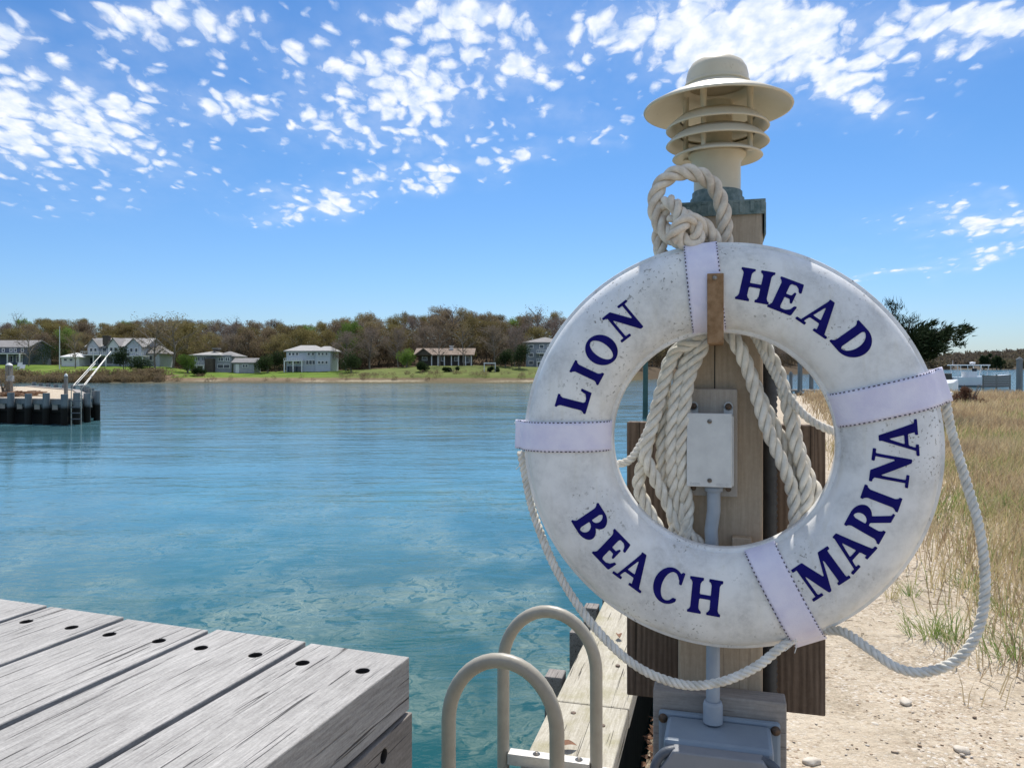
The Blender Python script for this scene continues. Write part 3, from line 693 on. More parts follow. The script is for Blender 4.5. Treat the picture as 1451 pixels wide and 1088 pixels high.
def word(txt, pxs, up_out, size):
    mb = MB()
    for ch, (px, py) in zip(txt, pxs):
        p = pl(px, py, RC.y-HD); dx, dz = p.x-RC.x, p.z-RC.z
        dz -= rlift(math.hypot(dx, dz)); phi = math.atan2(dz, dx); rho = math.hypot(dx, dz)
        polys, w = glyph_cells(ch)
        rd = Vector((math.cos(phi), math.sin(phi))); 
        up = rd if up_out else -rd; rt = Vector((up.y, -up.x))
        c = rd*rho
        cache = {}
        for poly in polys:
            vs = []
            for (gx, gy) in poly:
                q = c+rt*((gx-w/2)*size*.98)+up*((gy-.5)*size)
                r_ = q.length; ph = math.atan2(q.y, q.x)
                vs.append(ringpt(r_, ph, surf(r_)-.0008))
            mb.add(vs, [tuple(range(len(vs)))], True)
    o = part('lettering', mb, MT['letter'], ring, label='navy serif word %s' % txt)
    bmx = bmesh.new(); bmx.from_mesh(o.data); bmesh.ops.remove_doubles(bmx, verts=bmx.verts, dist=1e-5); bmx.to_mesh(o.data); bmx.free()
    return o
word('LION', [(812, 565), (831, 528), (852, 496), (884, 455)], True, .0615)
word('HEAD', [(1070, 405), (1115, 420), (1164, 447), (1211, 485)], True, .0615)
word('BEACH', [(838, 741), (867, 779), (900, 806), (946, 829), (999, 845)], False, .0615)
word('MARINA', [(1163, 813), (1205, 777), (1232, 737), (1249, 706), (1262, 663), (1274, 620)], False, .0615)
def strap(phi, w, tab, lab, slant=0.0):
    path = []
    ths = [R(a) for a in range(-165, -24, 7)]
    # from inner back, round the inside, over the front, out to the tab, fold, back
    for a in [200, 190, 180, 170, 160, 150, 140, 130, 120, 110, 100, 90, 80, 70, 60, 50, 40, 32]:
        path.append(sec(R(a), .0035))
    e = RM+HW
    path += [(e+.004, -.022), (e+tab*.5, -.006), (e+tab, .004), (e+tab+.002, .008), (e+tab, .012), (e+tab*.5, .012), (e+.003, .022)]
    for a in [-32, -45, -60, -75, -90, -105, -120, -135, -150, -158]: path.append(sec(R(a), .0035))
    # subdivide
    P = []
    for i in range(len(path)-1):
        for k in range(3): 
            u = k/3; P.append((path[i][0]*(1-u)+path[i+1][0]*u, path[i][1]*(1-u)+path[i+1][1]*u))
    P.append(path[-1])
    mb = MB(); nt_ = 9; vs = []
    for k, (rho, b) in enumerate(P):
        for j in range(nt_):
            tt = (j/(nt_-1)-.5)*w+slant*(rho-RM)
            rr = rho
            
            # straight band: rho measured along the centre line
            x, y = rr*math.cos(0), tt
            r2 = math.hypot(rr, tt); bb = b
            if b < -.004 and rho < e: bb = min(b, surf(min(r2, e-.001), .003)) if r2 < e-.001 else b
            ph = phi+math.atan2(tt, rr)
            vs.append(ringpt(r2, ph, bb+.0006*hn(rho*30, tt*40, 1, 2)))
    mb.add(vs, [(i*nt_+j, i*nt_+j+1, (i+1)*nt_+j+1, (i+1)*nt_+j) for i in range(len(P)-1) for j in range(nt_-1)], True)
    o = part('strap', mb, MT['web'], ring, label=lab)
    so = o.modifiers.new('s', 'SOLIDIFY'); so.thickness = .0016; so.offset = 0
    # dashed stitching along both edges of the front
    fp = [p for p in P if p[1] < 0.003]
    for sgn in (-1, 1):
        st = MB(); tt = sgn*(w/2-.0012); prev = None; run = []; dist = 0
        dense = []
        for i in range(len(fp)-1):
            for k in range(4):
                u = k/4; dense.append((fp[i][0]*(1-u)+fp[i+1][0]*u, fp[i][1]*(1-u)+fp[i+1][1]*u))
        def pt(rho, b, tt):
            tt = tt+slant*(rho-RM)
            r2 = math.hypot(rho, tt); bb = b-.0022
            if b < -.004 and r2 < e-.001: bb = min(b, surf(r2, .003))-.0020
            return ringpt(r2, phi+math.atan2(tt, rho), bb)
        for i in range(len(dense)-1):
            A, B = dense[i], dense[i+1]; L = math.hypot(B[0]-A[0], B[1]-A[1])
            if int(dist/.0042) % 2 == 0:
                st.add([pt(*A, tt-.0010), pt(*B, tt-.0010), pt(*B, tt+.0010), pt(*A, tt+.0010)], [(0,1,2,3)])
            dist += L
        part('stitching', st, MT['stitch'], o, top=ring)
strap(R(95.6), .061, .002, 'strap over the top of the ring')
strap(R(178.5), .058, .026, 'strap on the water side with a folded tab')
strap(R(16.8), .062, .028, 'strap on the grass side with a folded tab')
strap(R(-67.6), .058, .020, 'slanting strap at the foot of the ring', .11)

def smooth_path(pts, step=.004):
    pts = [Vector(p) for p in pts]; P = [pts[0]*2-pts[1]]+pts+[pts[-1]*2-pts[-2]]; out = []
    for i in range(1, len(P)-2):
        p0, p1, p2, p3 = P[i-1:i+3]; n = max(3, int((p2-p1).length/step))
        for k in range(n):
            t = k/n
            out.append(.5*((2*p1)+(p2-p0)*t+(2*p0-5*p1+4*p2-p3)*t*t+(3*p1-p0-3*p2+p3)*t**3))
    out.append(pts[-1]); return out
def rope(mb, pts, r, pitch=None, ns=3, step=.004):
    pitch = pitch or r*6.2
    C = smooth_path(pts, step); u = None; L = 0; strands = [[] for _ in range(ns)]
    for i, p in enumerate(C):
        t = (C[min(i+1, len(C)-1)]-C[max(i-1, 0)]).normalized()
        if u is None: u = t.cross(Vector((0, 1, .1))).normalized()
        u = (u-t*u.dot(t)).normalized(); w = t.cross(u)
        if i: L += (p-C[i-1]).length
        wob = 1+.05*math.sin(L*37+len(mb.v))
        for k in range(ns):
            a = 2*math.pi*(L/pitch+k/ns); strands[k].append(p+(u*math.cos(a)+w*math.sin(a))*r*(.57 if ns == 3 else .60)*wob)
    for s_ in strands: mb.tube(s_, r*(.485 if ns == 3 else .43), 9)
def px_path(l): return [pl(*q) for q in l]
def build_grab():
    D = 1.54
    for lst in ([(738, 640, 1.535), (744, 672, 1.54), (757, 730, 1.53), (790, 810, 1.50), (840, 885, 1.47), (900, 942, 1.45), (965, 969, 1.45), (1020, 966, 1.45), (1070, 945, 1.46), (1105, 918, 1.48), (1128, 902, 1.50)],
                [(1165, 893, 1.52), (1195, 895, 1.50), (1230, 918, 1.46), (1270, 945, 1.44), (1310, 952, 1.43), (1355, 935, 1.43), (1385, 895, 1.44), (1396, 830, 1.46), (1388, 750, 1.48), (1368, 680, 1.51), (1348, 610, 1.53), (1340, 570, 1.532)],
                [(1345, 555, 1.60), (1280, 620, 1.60), (1210, 617, 1.60), (1160, 602, 1.59), (1125, 572, 1.585), (1092, 520, 1.59), (1070, 478, 1.60), (1040, 440, 1.60)],
                [(790, 600, 1.60), (850, 650, 1.60), (886, 655, 1.60), (908, 630, 1.60), (925, 590, 1.595), (945, 530, 1.595), (975, 485, 1.60), (1000, 440, 1.60)]):
        mb = MB(); rope(mb, px_path(lst), .0084, .034, 3); part('grab_line', mb, MT['thinrope'], ring)
    # frayed whipping ends by the bottom strap
    for (a, b_, c) in ((1118, 915, 0), (1112, 922, 1), (1126, 925, 2), (735, 603, 3), (729, 598, 4), (731, 665, 5)):
        s_ = pl(a, b_, 1.47 if c < 3 else 1.53); base_ = pl(1128, 905, 1.48) if c < 3 else pl(741, 612 if c < 5 else 650, 1.53)
        mb = MB(); mb.tube([base_, (base_+s_)/2+Vector((.002, 0, -.001)), s_], .0008, 5)
        part('frayed_thread', mb, MT['thinrope'], ring)
build_grab()
def build_hanger():
    t = thing('ring_hanger', 'rusty brown flat metal hanger clasping the top of the life ring', 'hanger', (0, 1.5, 3.05), TH)
    D0 = RC.y-HD-.008
    p0, p1 = pl(1002, 388, D0), pl(1025.5, 484, D0)
    mb = MB(); mb.box(p0.x, p1.x, D0-.004, D0, p1.z-.003, p0.z); mb.box(p0.x+.0004, p1.x-.0004, D0+.0003, PF-.001, p1.z-.003, p1.z+.001)
    part('hanger_plate', mb, MT['rust'], t, bevel=.0012)
    c = pl(1013, 394, D0-.005)
    mb = MB(); mb.lathe([(.0045, 0), (.0045, -.001), (.003, -.0022), (0, -.0025)][::1], (c.x, D0-.0045, c.z), 14, axis='y'); part('screw', mb, MT['screw'], t)
    # lower blocks behind the foot of the ring
build_hanger()
def build_coil():
    t = thing('coiled_rope', 'thick cream twisted rope coiled in long loops behind the life ring', 'rope', (0, 1.59, 3.0), TH)
    r = .0130; D = 1.600
    L = [
        [(1010, 452, 1.60), (990, 482, 1.575), (958, 498, 1.575), (940, 545, 1.58), (925, 600, 1.575), (914, 640, 1.58), (922, 665, 1.585), (942, 705, 1.60), (958, 738, 1.605), (985, 765, 1.605), (1015, 800, 1.61)],
        [(1000, 455, 1.60), (972, 488, 1.60), (948, 520, 1.60), (930, 580, 1.605), (915, 640, 1.61), (905, 685, 1.61), (915, 715, 1.61), (940, 760, 1.61)],
        [(1005, 460, 1.59), (985, 490, 1.58), (962, 540, 1.58), (953, 600, 1.58), (952, 655, 1.585), (957, 700, 1.60), (970, 735, 1.60), (975, 790, 1.61)],
        [(1008, 462, 1.59), (995, 492, 1.575), (978, 530, 1.575), (970, 580, 1.575), (966, 640, 1.58), (970, 690, 1.59), (974, 725, 1.60), (965, 780, 1.61)],
        [(985, 462, 1.60), (962, 492, 1.60), (944, 525, 1.60), (940, 590, 1.60), (938, 660, 1.605), (945, 700, 1.615), (955, 740, 1.615), (950, 790, 1.61)],
        [(1022, 460, 1.60), (1040, 482, 1.57), (1058, 520, 1.575), (1075, 570, 1.58), (1090, 615, 1.58), (1108, 655, 1.585), (1124, 700, 1.60), (1126, 745, 1.60), (1115, 790, 1.61)],
        [(1030, 462, 1.60), (1052, 500, 1.60), (1076, 560, 1.605), (1098, 605, 1.61), (1120, 650, 1.62), (1132, 690, 1.62), (1138, 740, 1.61), (1125, 790, 1.61)],
        [(1066, 462, 1.61), (1084, 492, 1.60), (1104, 530, 1.60), (1116, 575, 1.595), (1126, 625, 1.595), (1138, 670, 1.60), (1143, 710, 1.60), (1132, 750, 1.60), (1115, 790, 1.61)],
        [(1118, 560, 1.625), (1128, 620, 1.63), (1144, 670, 1.625), (1158, 705, 1.61), (1150, 745, 1.61), (1130, 780, 1.61)],
    ]
    for l in L:
        mb = MB(); rope(mb, px_path(l), r); part('rope_loop', mb, MT['rope'], t)
    # top loop and knot above the ring
    mb = MB(); rr = .0155
    rope(mb, px_path([(1026, 372, 1.59), (1027, 330, 1.575), (1024, 295, 1.57), (1010, 262, 1.565), (985, 246, 1.56), (958, 246, 1.56), (936, 262, 1.56), (928, 288, 1.555), (934, 315, 1.55), (950, 335, 1.535), (968, 342, 1.525), (985, 330, 1.52)]), rr, .085)
    part('top_loop', mb, MT['ropeknot'], t)
    mb = MB()
    rope(mb, px_path([(940, 372, 1.55), (936, 350, 1.56), (934, 330, 1.57), (940, 305, 1.56), (945, 287, 1.545), (955, 290, 1.52), (965, 308, 1.505), (962, 330, 1.50), (972, 345, 1.505), (988, 338, 1.505), (984, 318, 1.51), (968, 306, 1.52), (952, 312, 1.535)]), rr*.92, .08)
    rope(mb, px_path([(952, 340, 1.50), (962, 322, 1.49), (976, 312, 1.50), (995, 318, 1.52), (1008, 332, 1.53), (1012, 350, 1.545), (990, 352, 1.54), (972, 350, 1.53)]), rr*.92, .08)
    part('knot', mb, MT['ropeknot'], t)
build_coil()

# ------------------------------------------------------------------ electrics on the post
def boxpx(mb, x0, y0, x1, y1, D, Db):     # box whose front face at depth D spans the photo rectangle; runs back to Db
    p, q = pl(x0, (y0+y1)/2, D), pl(x1, (y0+y1)/2, D); m = (x0+x1)/2
    z0, z1 = pl(m, y1, D).z, pl(m, y0, D).z
    mb.box(p.x, q.x, D, Db, z0, z1)
    return p.x, q.x, z0, z1
def build_jbox():
    t = thing('junction_box', 'white metal junction box on a grey wood pad inside the life ring', 'electrical box', (0, 1.6, 2.76), TH)
    mb = MB(); boxpx(mb, 976, 551, 1045, 703, 1.608, PF-.0008); part('wood_pad', mb, MT['greyboardv'], t, bevel=.002)
    mb = MB(); x0, x1, z0, z1 = boxpx(mb, 975, 588, 1040, 689, 1.572, 1.6075); part('box_body', mb, MT['boxgrey'], t, bevel=.004)
    mb = MB(); X0, X1, Z0, Z1 = boxpx(mb, 973, 585.5, 1037, 690, 1.5675, 1.5718); part('cover_plate', mb, MT['boxwhite'], t, bevel=.0015)
    mx = (X0+X1)/2
    for z in (Z1-.016, Z0+.013):
        mb = MB(); mb.lathe([(.0045, 0), (.0045, -.0012), (.003, -.002), (0, -.0022)], (mx+.001, 1.5673, z), 16, axis='y'); part('screw', mb, MT['screw'], t)
        mb = MB(); mb.box(mx-.0025, mx+.0045, 1.5644, 1.565, z-.0006, z+.0006); part('screw_slot', mb, MT['hole'], t)
    for x in (X0+.012, X1-.006):
        mb = MB(); mb.box(x-.009, x+.009, 1.603, 1.6075, Z1-.006, Z1+.012); mb.tube([(x, 1.603, Z1+.012), (x, 1.6075, Z1+.012)], .009, 20, False); part('mounting_ear', mb, MT['boxgrey'], t)
        mb = MB(); mb.lathe([(.0065, 0), (.0065, -.002), (.0045, -.004), (0, -.0045)], (x, 1.6028, Z1+.012), 14, axis='y'); part('ear_bolt', mb, MT['darksteel'], t)
        mb = MB(); mb.tube([(x, 1.603, Z0-.008), (x, 1.6079, Z0-.008)], .0055, 14, False); part('ear_bolt', mb, MT['darksteel'], t)
    # faint embossed marks at the foot of the cover
    mb = MB()
    for row in (0, 1):
        for sgn in (-1, 1):
            x = mx+sgn*.022-.008
            for k in range(5):
                w = .0012+.0012*rng.random(); mb.box(x, x+w, 1.5671, 1.5674, Z0+.0065-row*.0028, Z0+.0080-row*.0028); x += w+.0009
    for x in (mx-.034, mx+.034): mb.lathe([(.0026, 0), (.0026, -.0004), (.0019, -.0004), (.0019, 0)], (x, 1.5674, Z0+.0055), 14, axis='y')
    part('embossed_marks', mb, MT['boxgrey'], t)
    # conduit
    c = pl(1010.5, 800, 1.594)
    zb = 2.31
    t2 = thing('conduit_pipe', 'straight grey plastic conduit running down from the junction box', 'conduit', (c.x, 1.594, zb), TH)
    mb = MB(); mb.tube([(c.x+.001, 1.594, Z0-.0005), (c.x+.0012, 1.594, Z0-.05), (c.x-.004, 1.595, Z0-.09), (c.x-.001, 1.594, Z0-.14), (c.x, 1.58, 2.45), (c.x, 1.555, 2.40), (c.x, 1.548, zb+.03)], .0132, 18); part('pipe', mb, MT['pvc'], t2)
    mb = MB(); mb.lathe([(.0135, 0), (.0175, 0), (.0175, -.010), (.0135, -.012)][::-1], (c.x+.001, 1.594, Z0-.001), 20); part('connector', mb, MT['pvc'], t2)
    mb = MB(); mb.lathe([(.0185, 0), (.0185, .034), (.0165, .040), (.0135, .041)], (c.x, 1.548, zb+.003), 24); part('socket', mb, MT['pvc'], t2)
    # flexible corrugated conduit along the far side of the post
    mb = MB(); pr = []; z = 1.35; k = 0
    while z < 3.02: pr.append((.0170 if k % 2 else .0145, z)); z += .0065; k += 1
    mb.lathe(pr, (.1015, 1.74, 0), 18)
    solo('flexible_conduit', mb, MT['corr'], 'black corrugated flexible conduit running up the right side of the post', 'conduit', (.1015, 1.74, 1.35), TH)
    mb = MB(); p = pl(1050, 765, 1.60); mb.box(p.x-.017, p.x+.020, 1.60, PF-.001, p.z-.03, p.z+.004)
    solo('wood_spacer', mb, MT['post'], 'small pale wooden spacer block behind the bottom of the ring', 'block', (p.x, 1.61, p.z-.03), TH, bevel=.002)
build_jbox()
def build_enclosure():
    t = thing('electrical_enclosure', 'large blue grey plastic electrical enclosure on a grey board at the post foot', 'electrical box', (0, 1.5, 2.0), TH)
    zt = 2.350
    mb = MB(); mb.box(-.130, .124, 1.580, 1.6295, 1.95, zt); part('mounting_board', mb, MT['greyboard'], t, bevel=.003)
    z1 = 2.310
    # flange with rounded ears
    mb = MB(); mb.box(-.118, .112, 1.566, 1.5795, 2.0, z1+.006); part('back_flange', mb, MT['encl'], t, bevel=.006)
    mb = MB()
    poly = [(-.100, 1.5658), (-.102, 1.470), (.094, 1.470), (.094, 1.5658)]
    n = 4
    vs = [(x, y, 2.0) for x, y in poly]+[(x, y, z1-(.004 if y < 1.5 else 0)) for x, y in poly]
    mb.add(vs, [(0,3,2,1), (4,5,6,7)]+[(i, (i+1) % 4, (i+1) % 4+4, i+4) for i in range(4)])
    ob = part('box_body', mb, MT['encl'], t, bevel=.008)
    bmx = bmesh.new(); bmx.from_mesh(ob.data); bmesh.ops.recalc_face_normals(bmx, faces=bmx.faces); bmx.to_mesh(ob.data); bmx.free()
    # lid
    mb = MB(); c = .028
    P = [(-.110, 2.0), (-.110, z1-.022-c), (-.110+c, z1-.010), (.102-c, z1-.010), (.102, z1-.022-c), (.102, 2.0)]
    mb.prism(P, 1.438, 1.4695); ob = part('lid', mb, MT['lid'], t, bevel=.003)
    bmx = bmesh.new(); bmx.from_mesh(ob.data); bmesh.ops.recalc_face_normals(bmx, faces=bmx.faces); bmx.to_mesh(ob.data); bmx.free()
    for s_, x in ((-1, -.109), (1, .103)):
        mb = MB(); mb.lathe([(.009, 0), (.009, -.003), (.006, -.006), (0, -.007)], (x, 1.5655, z1-.008), 16, axis='y'); bo = part('bolt', mb, MT['darksteel'], t)
        # latch arm: curved lever
        mb = MB(); X = -.110 if s_ < 0 else .102
        pts = [(X+s_*(-.030), 1.455, z1-.015), (X+s_*(-.012), 1.450, z1-.020), (X+s_*.002, 1.446, z1-.036), (X+s_*.010, 1.440, z1-.062), (X+s_*.012, 1.438, z1-.075)]
        mb.tube(smooth_path(pts, .004), .0085, 12); la = part('latch', mb, MT['latch'], t)
        mb = MB(); mb.tube([(X+s_*.012, 1.422, z1-.079), (X+s_*.012, 1.446, z1-.079)], .0125, 20, False); part('latch_pivot', mb, MT['latch'], la, top=t)
        mb = MB(); mb.tube([(X+s_*.012, 1.420, z1-.079), (X+s_*.012, 1.4225, z1-.079)], .0065, 12, False); part('pivot_screw', mb, MT['screw'], la, top=t)
build_enclosure()

# ------------------------------------------------------------------ grasses, pebbles and litter on the sand
def translucent(t, b, colsock, amt=.4):
    tr = N(t, 'ShaderNodeBsdfTranslucent', {0: colsock}); out = t.nodes['Material Output']
    mx = N(t, 'ShaderNodeMixShader', {0: amt, 1: b.outputs[0], 2: tr.outputs[0]}); t.links.new(mx.outputs[0], out.inputs[0])
def blade_mat(name, ramp_pts, tl=True):
    m, t, b = mat(name, (.3,.3,.1), .7, 0, .2)
    at = N(t, 'ShaderNodeAttribute', attribute_name='tone')
    c = ramp(t, at.outputs['Fac'], ramp_pts); link(t, c, b)
    if tl: translucent(t, b, c)
    return m
MT['reed'] = blade_mat('dry_marsh_grass', [(0, (.34,.25,.15)), (.32, (.58,.47,.29)), (.62, (.50,.41,.22)), (.84, (.28,.31,.11)), (1, (.15,.24,.06))])
MT['beach'] = blade_mat('green_beach_grass', [(0, (.50,.42,.24)), (.3, (.28,.33,.10)), (1, (.12,.22,.05))])
class Blades:
    def __init__(s): s.v = []; s.f = []; s.t = []
    def blade(s, p, h, w, lean, az, tone):
        n = len(s.v); dx, dy = math.cos(az), math.sin(az); fx, fy = -dy, dx
        a2 = rng.uniform(-.9, .9); fx, fy = math.cos(a2), math.sin(a2)*.6
        for k, (u, ww) in enumerate(((0, 1), (.5, .8))):
            l = lean*u*u*h; z = h*(u-.25*lean*lean*u*u)
            for sg in (-1, 1): s.v.append((p[0]+dx*l+fx*w*ww*sg*.5, p[1]+dy*l+fy*w*ww*sg*.5, p[2]+z))
        s.v.append((p[0]+dx*lean*h, p[1]+dy*lean*h, p[2]+h*(1-.25*lean*lean)))
        s.f += [(n, n+1, n+3, n+2), (n+2, n+3, n+4)]; s.t += [tone]*5
    def build(s, name, m, label, cat, base=(0,0,0), kind=None, group=None):
        mb = MB(); mb.v = s.v; mb.f = s.f; mb.sm = [False]*len(s.f)
        o = solo(name, mb, m, label, cat, base, group=group, kind=kind)
        at = o.data.attributes.new('tone', 'FLOAT', 'POINT'); at.data.foreach_set('value', s.t); return o
def edge_x(y): return .345*y+1.15+.5*hn(y, 0, .35, 11)
def build_grass():
    B = Blades()
    # marsh grass field
    n = 0; tries = 0
    while n < 85000:
        y = 3.6*math.exp(rng.random()*math.log(54/3.6))
        x = edge_x(y)-.8+rng.random()**1.2*(y*.55+4)
        d = x-edge_x(y)
        if y > 47+4*hn(x, 0, .08, 5): continue
        clump = hn(x, y, .55, 12)+.5*hn(x, y, 1.7, 13)
        dens = min(1, max(0, .10+d*.55))*(.35+.9*max(0, min(1, clump+.55)))
        if y < 7: dens *= .28+.45*min(1, max(0, (y-4)/3))
        if rng.random() > dens: continue
        green = .42+.9*hn(x, y, .45, 14)+.3*hn(x, y, 2, 15)-.010*max(0, y-8)+(.18 if y < 9 else 0)
        g = max(0, min(1, green+rng.gauss(0, .16)))
        h = (.22+.20*rng.random()+.05*min(1, y/25))*(1-.35*(y < 6))*(1+.3*clump)
        w = .0035+.0009*y**.95
        B.blade((x, y, sand_z(x, y)-.01), max(.1, h), w, rng.uniform(.1, 1.0), rng.gauss(.4, 1.3), g if rng.random() < .8 else 0)
        n += 1
    B.build('marsh_grass', MT['reed'], 'field of dry straw coloured marsh grass behind the sand', 'grass', kind='stuff')
    # individual green tufts near the rope
    tufts = [(1318, 905, 1.0, 'green beach grass tuft inside the loop of the grab line'), (1350, 912, 1.1, 'leafy green grass tuft just behind the lowest bend of the grab line'), (1440, 935, 1.2, 'bushy green grass tuft at the right edge of the sand'),
             (1290, 845, .45, 'small sparse grass tuft in the sand close to the ring'), (1372, 830, 1.0, 'green tuft behind the grab line at the edge of the marsh grass'), (1425, 870, 1.1, 'tall green tuft to the right of the grab line'), (1262, 850, .35, 'thin straw coloured sprig beside the ring edge')]
    for px, py, s_, lab in tufts:
        Y = (H-SANDZ)*F/(py-HY); p = wp(px, py, Y); p.z = sand_z(p.x, p.y)-.005
        B = Blades()
        for _ in range(int(60*s_)):
            az = rng.uniform(0, 6.28); rr = min(.13*s_, abs(rng.gauss(0, .09*s_)))
            B.blade((p.x+rr*math.cos(az), p.y+rr*math.sin(az), sand_z(p.x, p.y)-.01), rng.uniform(.12, .30)*(.6+.4*s_), .0045, rng.uniform(.3, 1.6), az+rng.gauss(0, .5), rng.random()**.6 if s_ > .4 else .1*rng.random())
        B.build('grass_tuft', MT['beach'], lab, 'grass tuft', base=tuple(p), group='beach grass tufts on the sand')
    # pebbles and shell bits: one spread
    mb = MB()
    ico = [(0,0,1), (.9,0,.3), (.28,.85,.3), (-.73,.53,.3), (-.73,-.53,.3), (.28,-.85,.3), (0,0,-.6)]
    fc = [(0,1,2),(0,2,3),(0,3,4),(0,4,5),(0,5,1),(6,2,1),(6,3,2),(6,4,3),(6,5,4),(6,1,5)]
    tone = []
    for _ in range(11000):
        y = 2.1+rng.random()**1.3*8; x = -.1+y*.25+rng.random()**.8*(2.6+y*.35)
        a = x*math.cos(TH)-y*math.sin(TH)
        if a < -.1: continue
        k = hn(x, y, .8, 21)
        if rng.random() > .45+.9*k: continue
        s_ = rng.uniform(.0028, .0075)*(1+.8*(rng.random() < .06)); az = rng.random()*6.28; fl = rng.uniform(.35, .8); st = rng.uniform(1, 1.7)
        z = sand_z(x, y); c_, s2 = math.cos(az), math.sin(az)
        mb.add([(x+(vx*st*c_-vy*s2)*s_, y+(vx*st*s2+vy*c_)*s_, z+s_*.2+vz*s_*fl) for vx, vy, vz in ico], fc, True)
        tone += [rng.random()]*7
    m = blade_mat('pebble_mix', [(0, (.16,.11,.08)), (.25, (.38,.27,.18)), (.55, (.55,.46,.36)), (.8, (.58,.50,.41)), (1, (.68,.64,.58))], False)
    o = solo('pebbles', mb, m, 'scatter of small pebbles and shell bits on the sand', 'pebbles', (0, 0, 0), kind='stuff')
    at = o.data.attributes.new('tone', 'FLOAT', 'POINT'); at.data.foreach_set('value', tone)
    # twigs and wrack
    mb = MB()
    for _ in range(3200):
        y = 2.1+rng.random()**1.2*6; x = y*.27+rng.random()*(2.2+y*.3)
        if x*math.cos(TH)-y*math.sin(TH) < -.05: continue
        k = hn(x, y, 1.0, 31)
        if rng.random() > .12+1.5*k: continue
        az = rng.random()*6.28; L = rng.uniform(.02, .09); z = sand_z(x, y)+.004
        d = Vector((math.cos(az), math.sin(az), 0))*L; p = Vector((x, y, z))
        mb.tube([p-d*.5, p+Vector((d.y, -d.x, 0))*.15+Vector((0,0,.006)), p+d*.5+Vector((0, 0, rng.uniform(0, .008)))], rng.uniform(.0008, .0022), 4, False, False)
    solo('twigs', mb, mottled('twig_brown', (.13,.09,.06), (.24,.18,.11), 30, .9), 'dark dry twigs and wrack strewn on the sand', 'twigs', (0, 0, 0), kind='stuff')
    # rotten bark and leaf litter in the gap behind the cap
    mb = MB()
    for _ in range(420):
        a = rng.uniform(-.345, -.17); b_ = rng.uniform(2.0, 4.2); w = loc2w((a, b_, 0)); z = sand_z(w.x, w.y)+rng.uniform(0, .05)
        az = rng.random()*6.28; L = rng.uniform(.01, .035); c_, s2 = math.cos(az)*L, math.sin(az)*L
        mb.add([(w.x-c_, w.y-s2, z), (w.x+s2*.4, w.y-c_*.4, z+rng.uniform(0, .02)), (w.x+c_, w.y+s2, z+rng.uniform(0, .02)), (w.x-s2*.4, w.y+c_*.4, z)], [(0,1,2,3)])
    solo('leaf_litter', mb, mottled('litter', (.20,.10,.05), (.08,.045,.03), 25, .9), 'rusty brown leaf litter in the gap between cap and sand', 'leaf litter', (0, 0, 0), kind='stuff')
    # a few larger pale stones
    stones = [(1283, 994, .030, 'pale flat stone below the loop of the grab line'), (1363, 1064, .026, 'oval tan stone on the sand near the bottom edge'), (1150, 1082, .030, 'whitish stone beside the enclosure at the bottom edge'), (1145, 925+40, .016, 'tiny pale stone next to the brown boards'), (1240, 1020, .014, 'small grey stone in the open sand below the grab line')]
    for px, py, s_, lab in stones:
        Y = (H-SANDZ)*F/(py-HY); p = wp(px, py, Y); p.z = sand_z(p.x, p.y)
        bm = bmesh.new(); bmesh.ops.create_icosphere(bm, subdivisions=3, radius=1)
        for v in bm.verts:
            q = v.co.copy(); k = 1+.22*mn.noise(q*1.3+Vector((px*.1, 0, 0))); v.co = Vector((q.x*1.25*k, q.y*.85*k, q.z*.5*k))*s_
        me = bpy.data.meshes.new('stone'); bm.to_mesh(me); bm.free()
        for f in me.polygons: f.use_smooth = True
        me.materials.append(MT.setdefault('stone', mottled('stone', (.62,.56,.47), (.50,.43,.34), 40, .8)))
        o = bpy.data.objects.new('stone', me); COL.objects.link(o); o.location = p+Vector((0, 0, s_*.2)); o.rotation_euler = (0, 0, px)
        meta(o, lab, 'stone', 'larger stones lying on the sand')
build_grass()

# ------------------------------------------------------------------ far shore
def pxx(px, Y): return (px-CX)/F*Y
def pzz(py, Y): return H-(py-HY)/F*Y
SHORE_Y = 132.0
LAWN = [(-400, 3.4), (-200, 3.2), (0, 3.3), (235, 2.9), (275, 1.9), (370, 1.7), (400, 1.9), (480, 2.0), (560, 2.6), (600, 3.1), (680, 3.1), (760, 2.8), (1000, 2.8), (1300, 3)]
def lawn_h(px):
    for i in range(len(LAWN)-1):
        if LAWN[i][0] <= px <= LAWN[i+1][0]:
            u = (px-LAWN[i][0])/(LAWN[i+1][0]-LAWN[i][0]); return LAWN[i][1]*(1-u)+LAWN[i+1][1]*u
    return 3.0
def sstep(e0, e1, x):
    u = max(0, min(1, (x-e0)/(e1-e0))); return u*u*(3-2*u)
def far_z(x, y):
    px = CX+x/y*F; shf = .50*max(0, px-850)
    y = y-shf; sh = SHORE_Y+3*hn(x, 0, .02, 41)+1.2*hn(x, 0, .1, 42)
    h = lawn_h(px)
    bank = .6+.4*sstep(700, 560, px)
    z = -.8+ .95*sstep(sh-5, sh+1.5, y)+ (h-.25)*(.45*sstep(sh+2, sh+6, y)+.55*sstep(sh+5, sh+20, y))
    z += 7.5*sstep(168, 222, y)-4.0*sstep(1130, 1250, px)+.12*hn(x, y, .3, 43)*sstep(sh, sh+8, y)
    return z
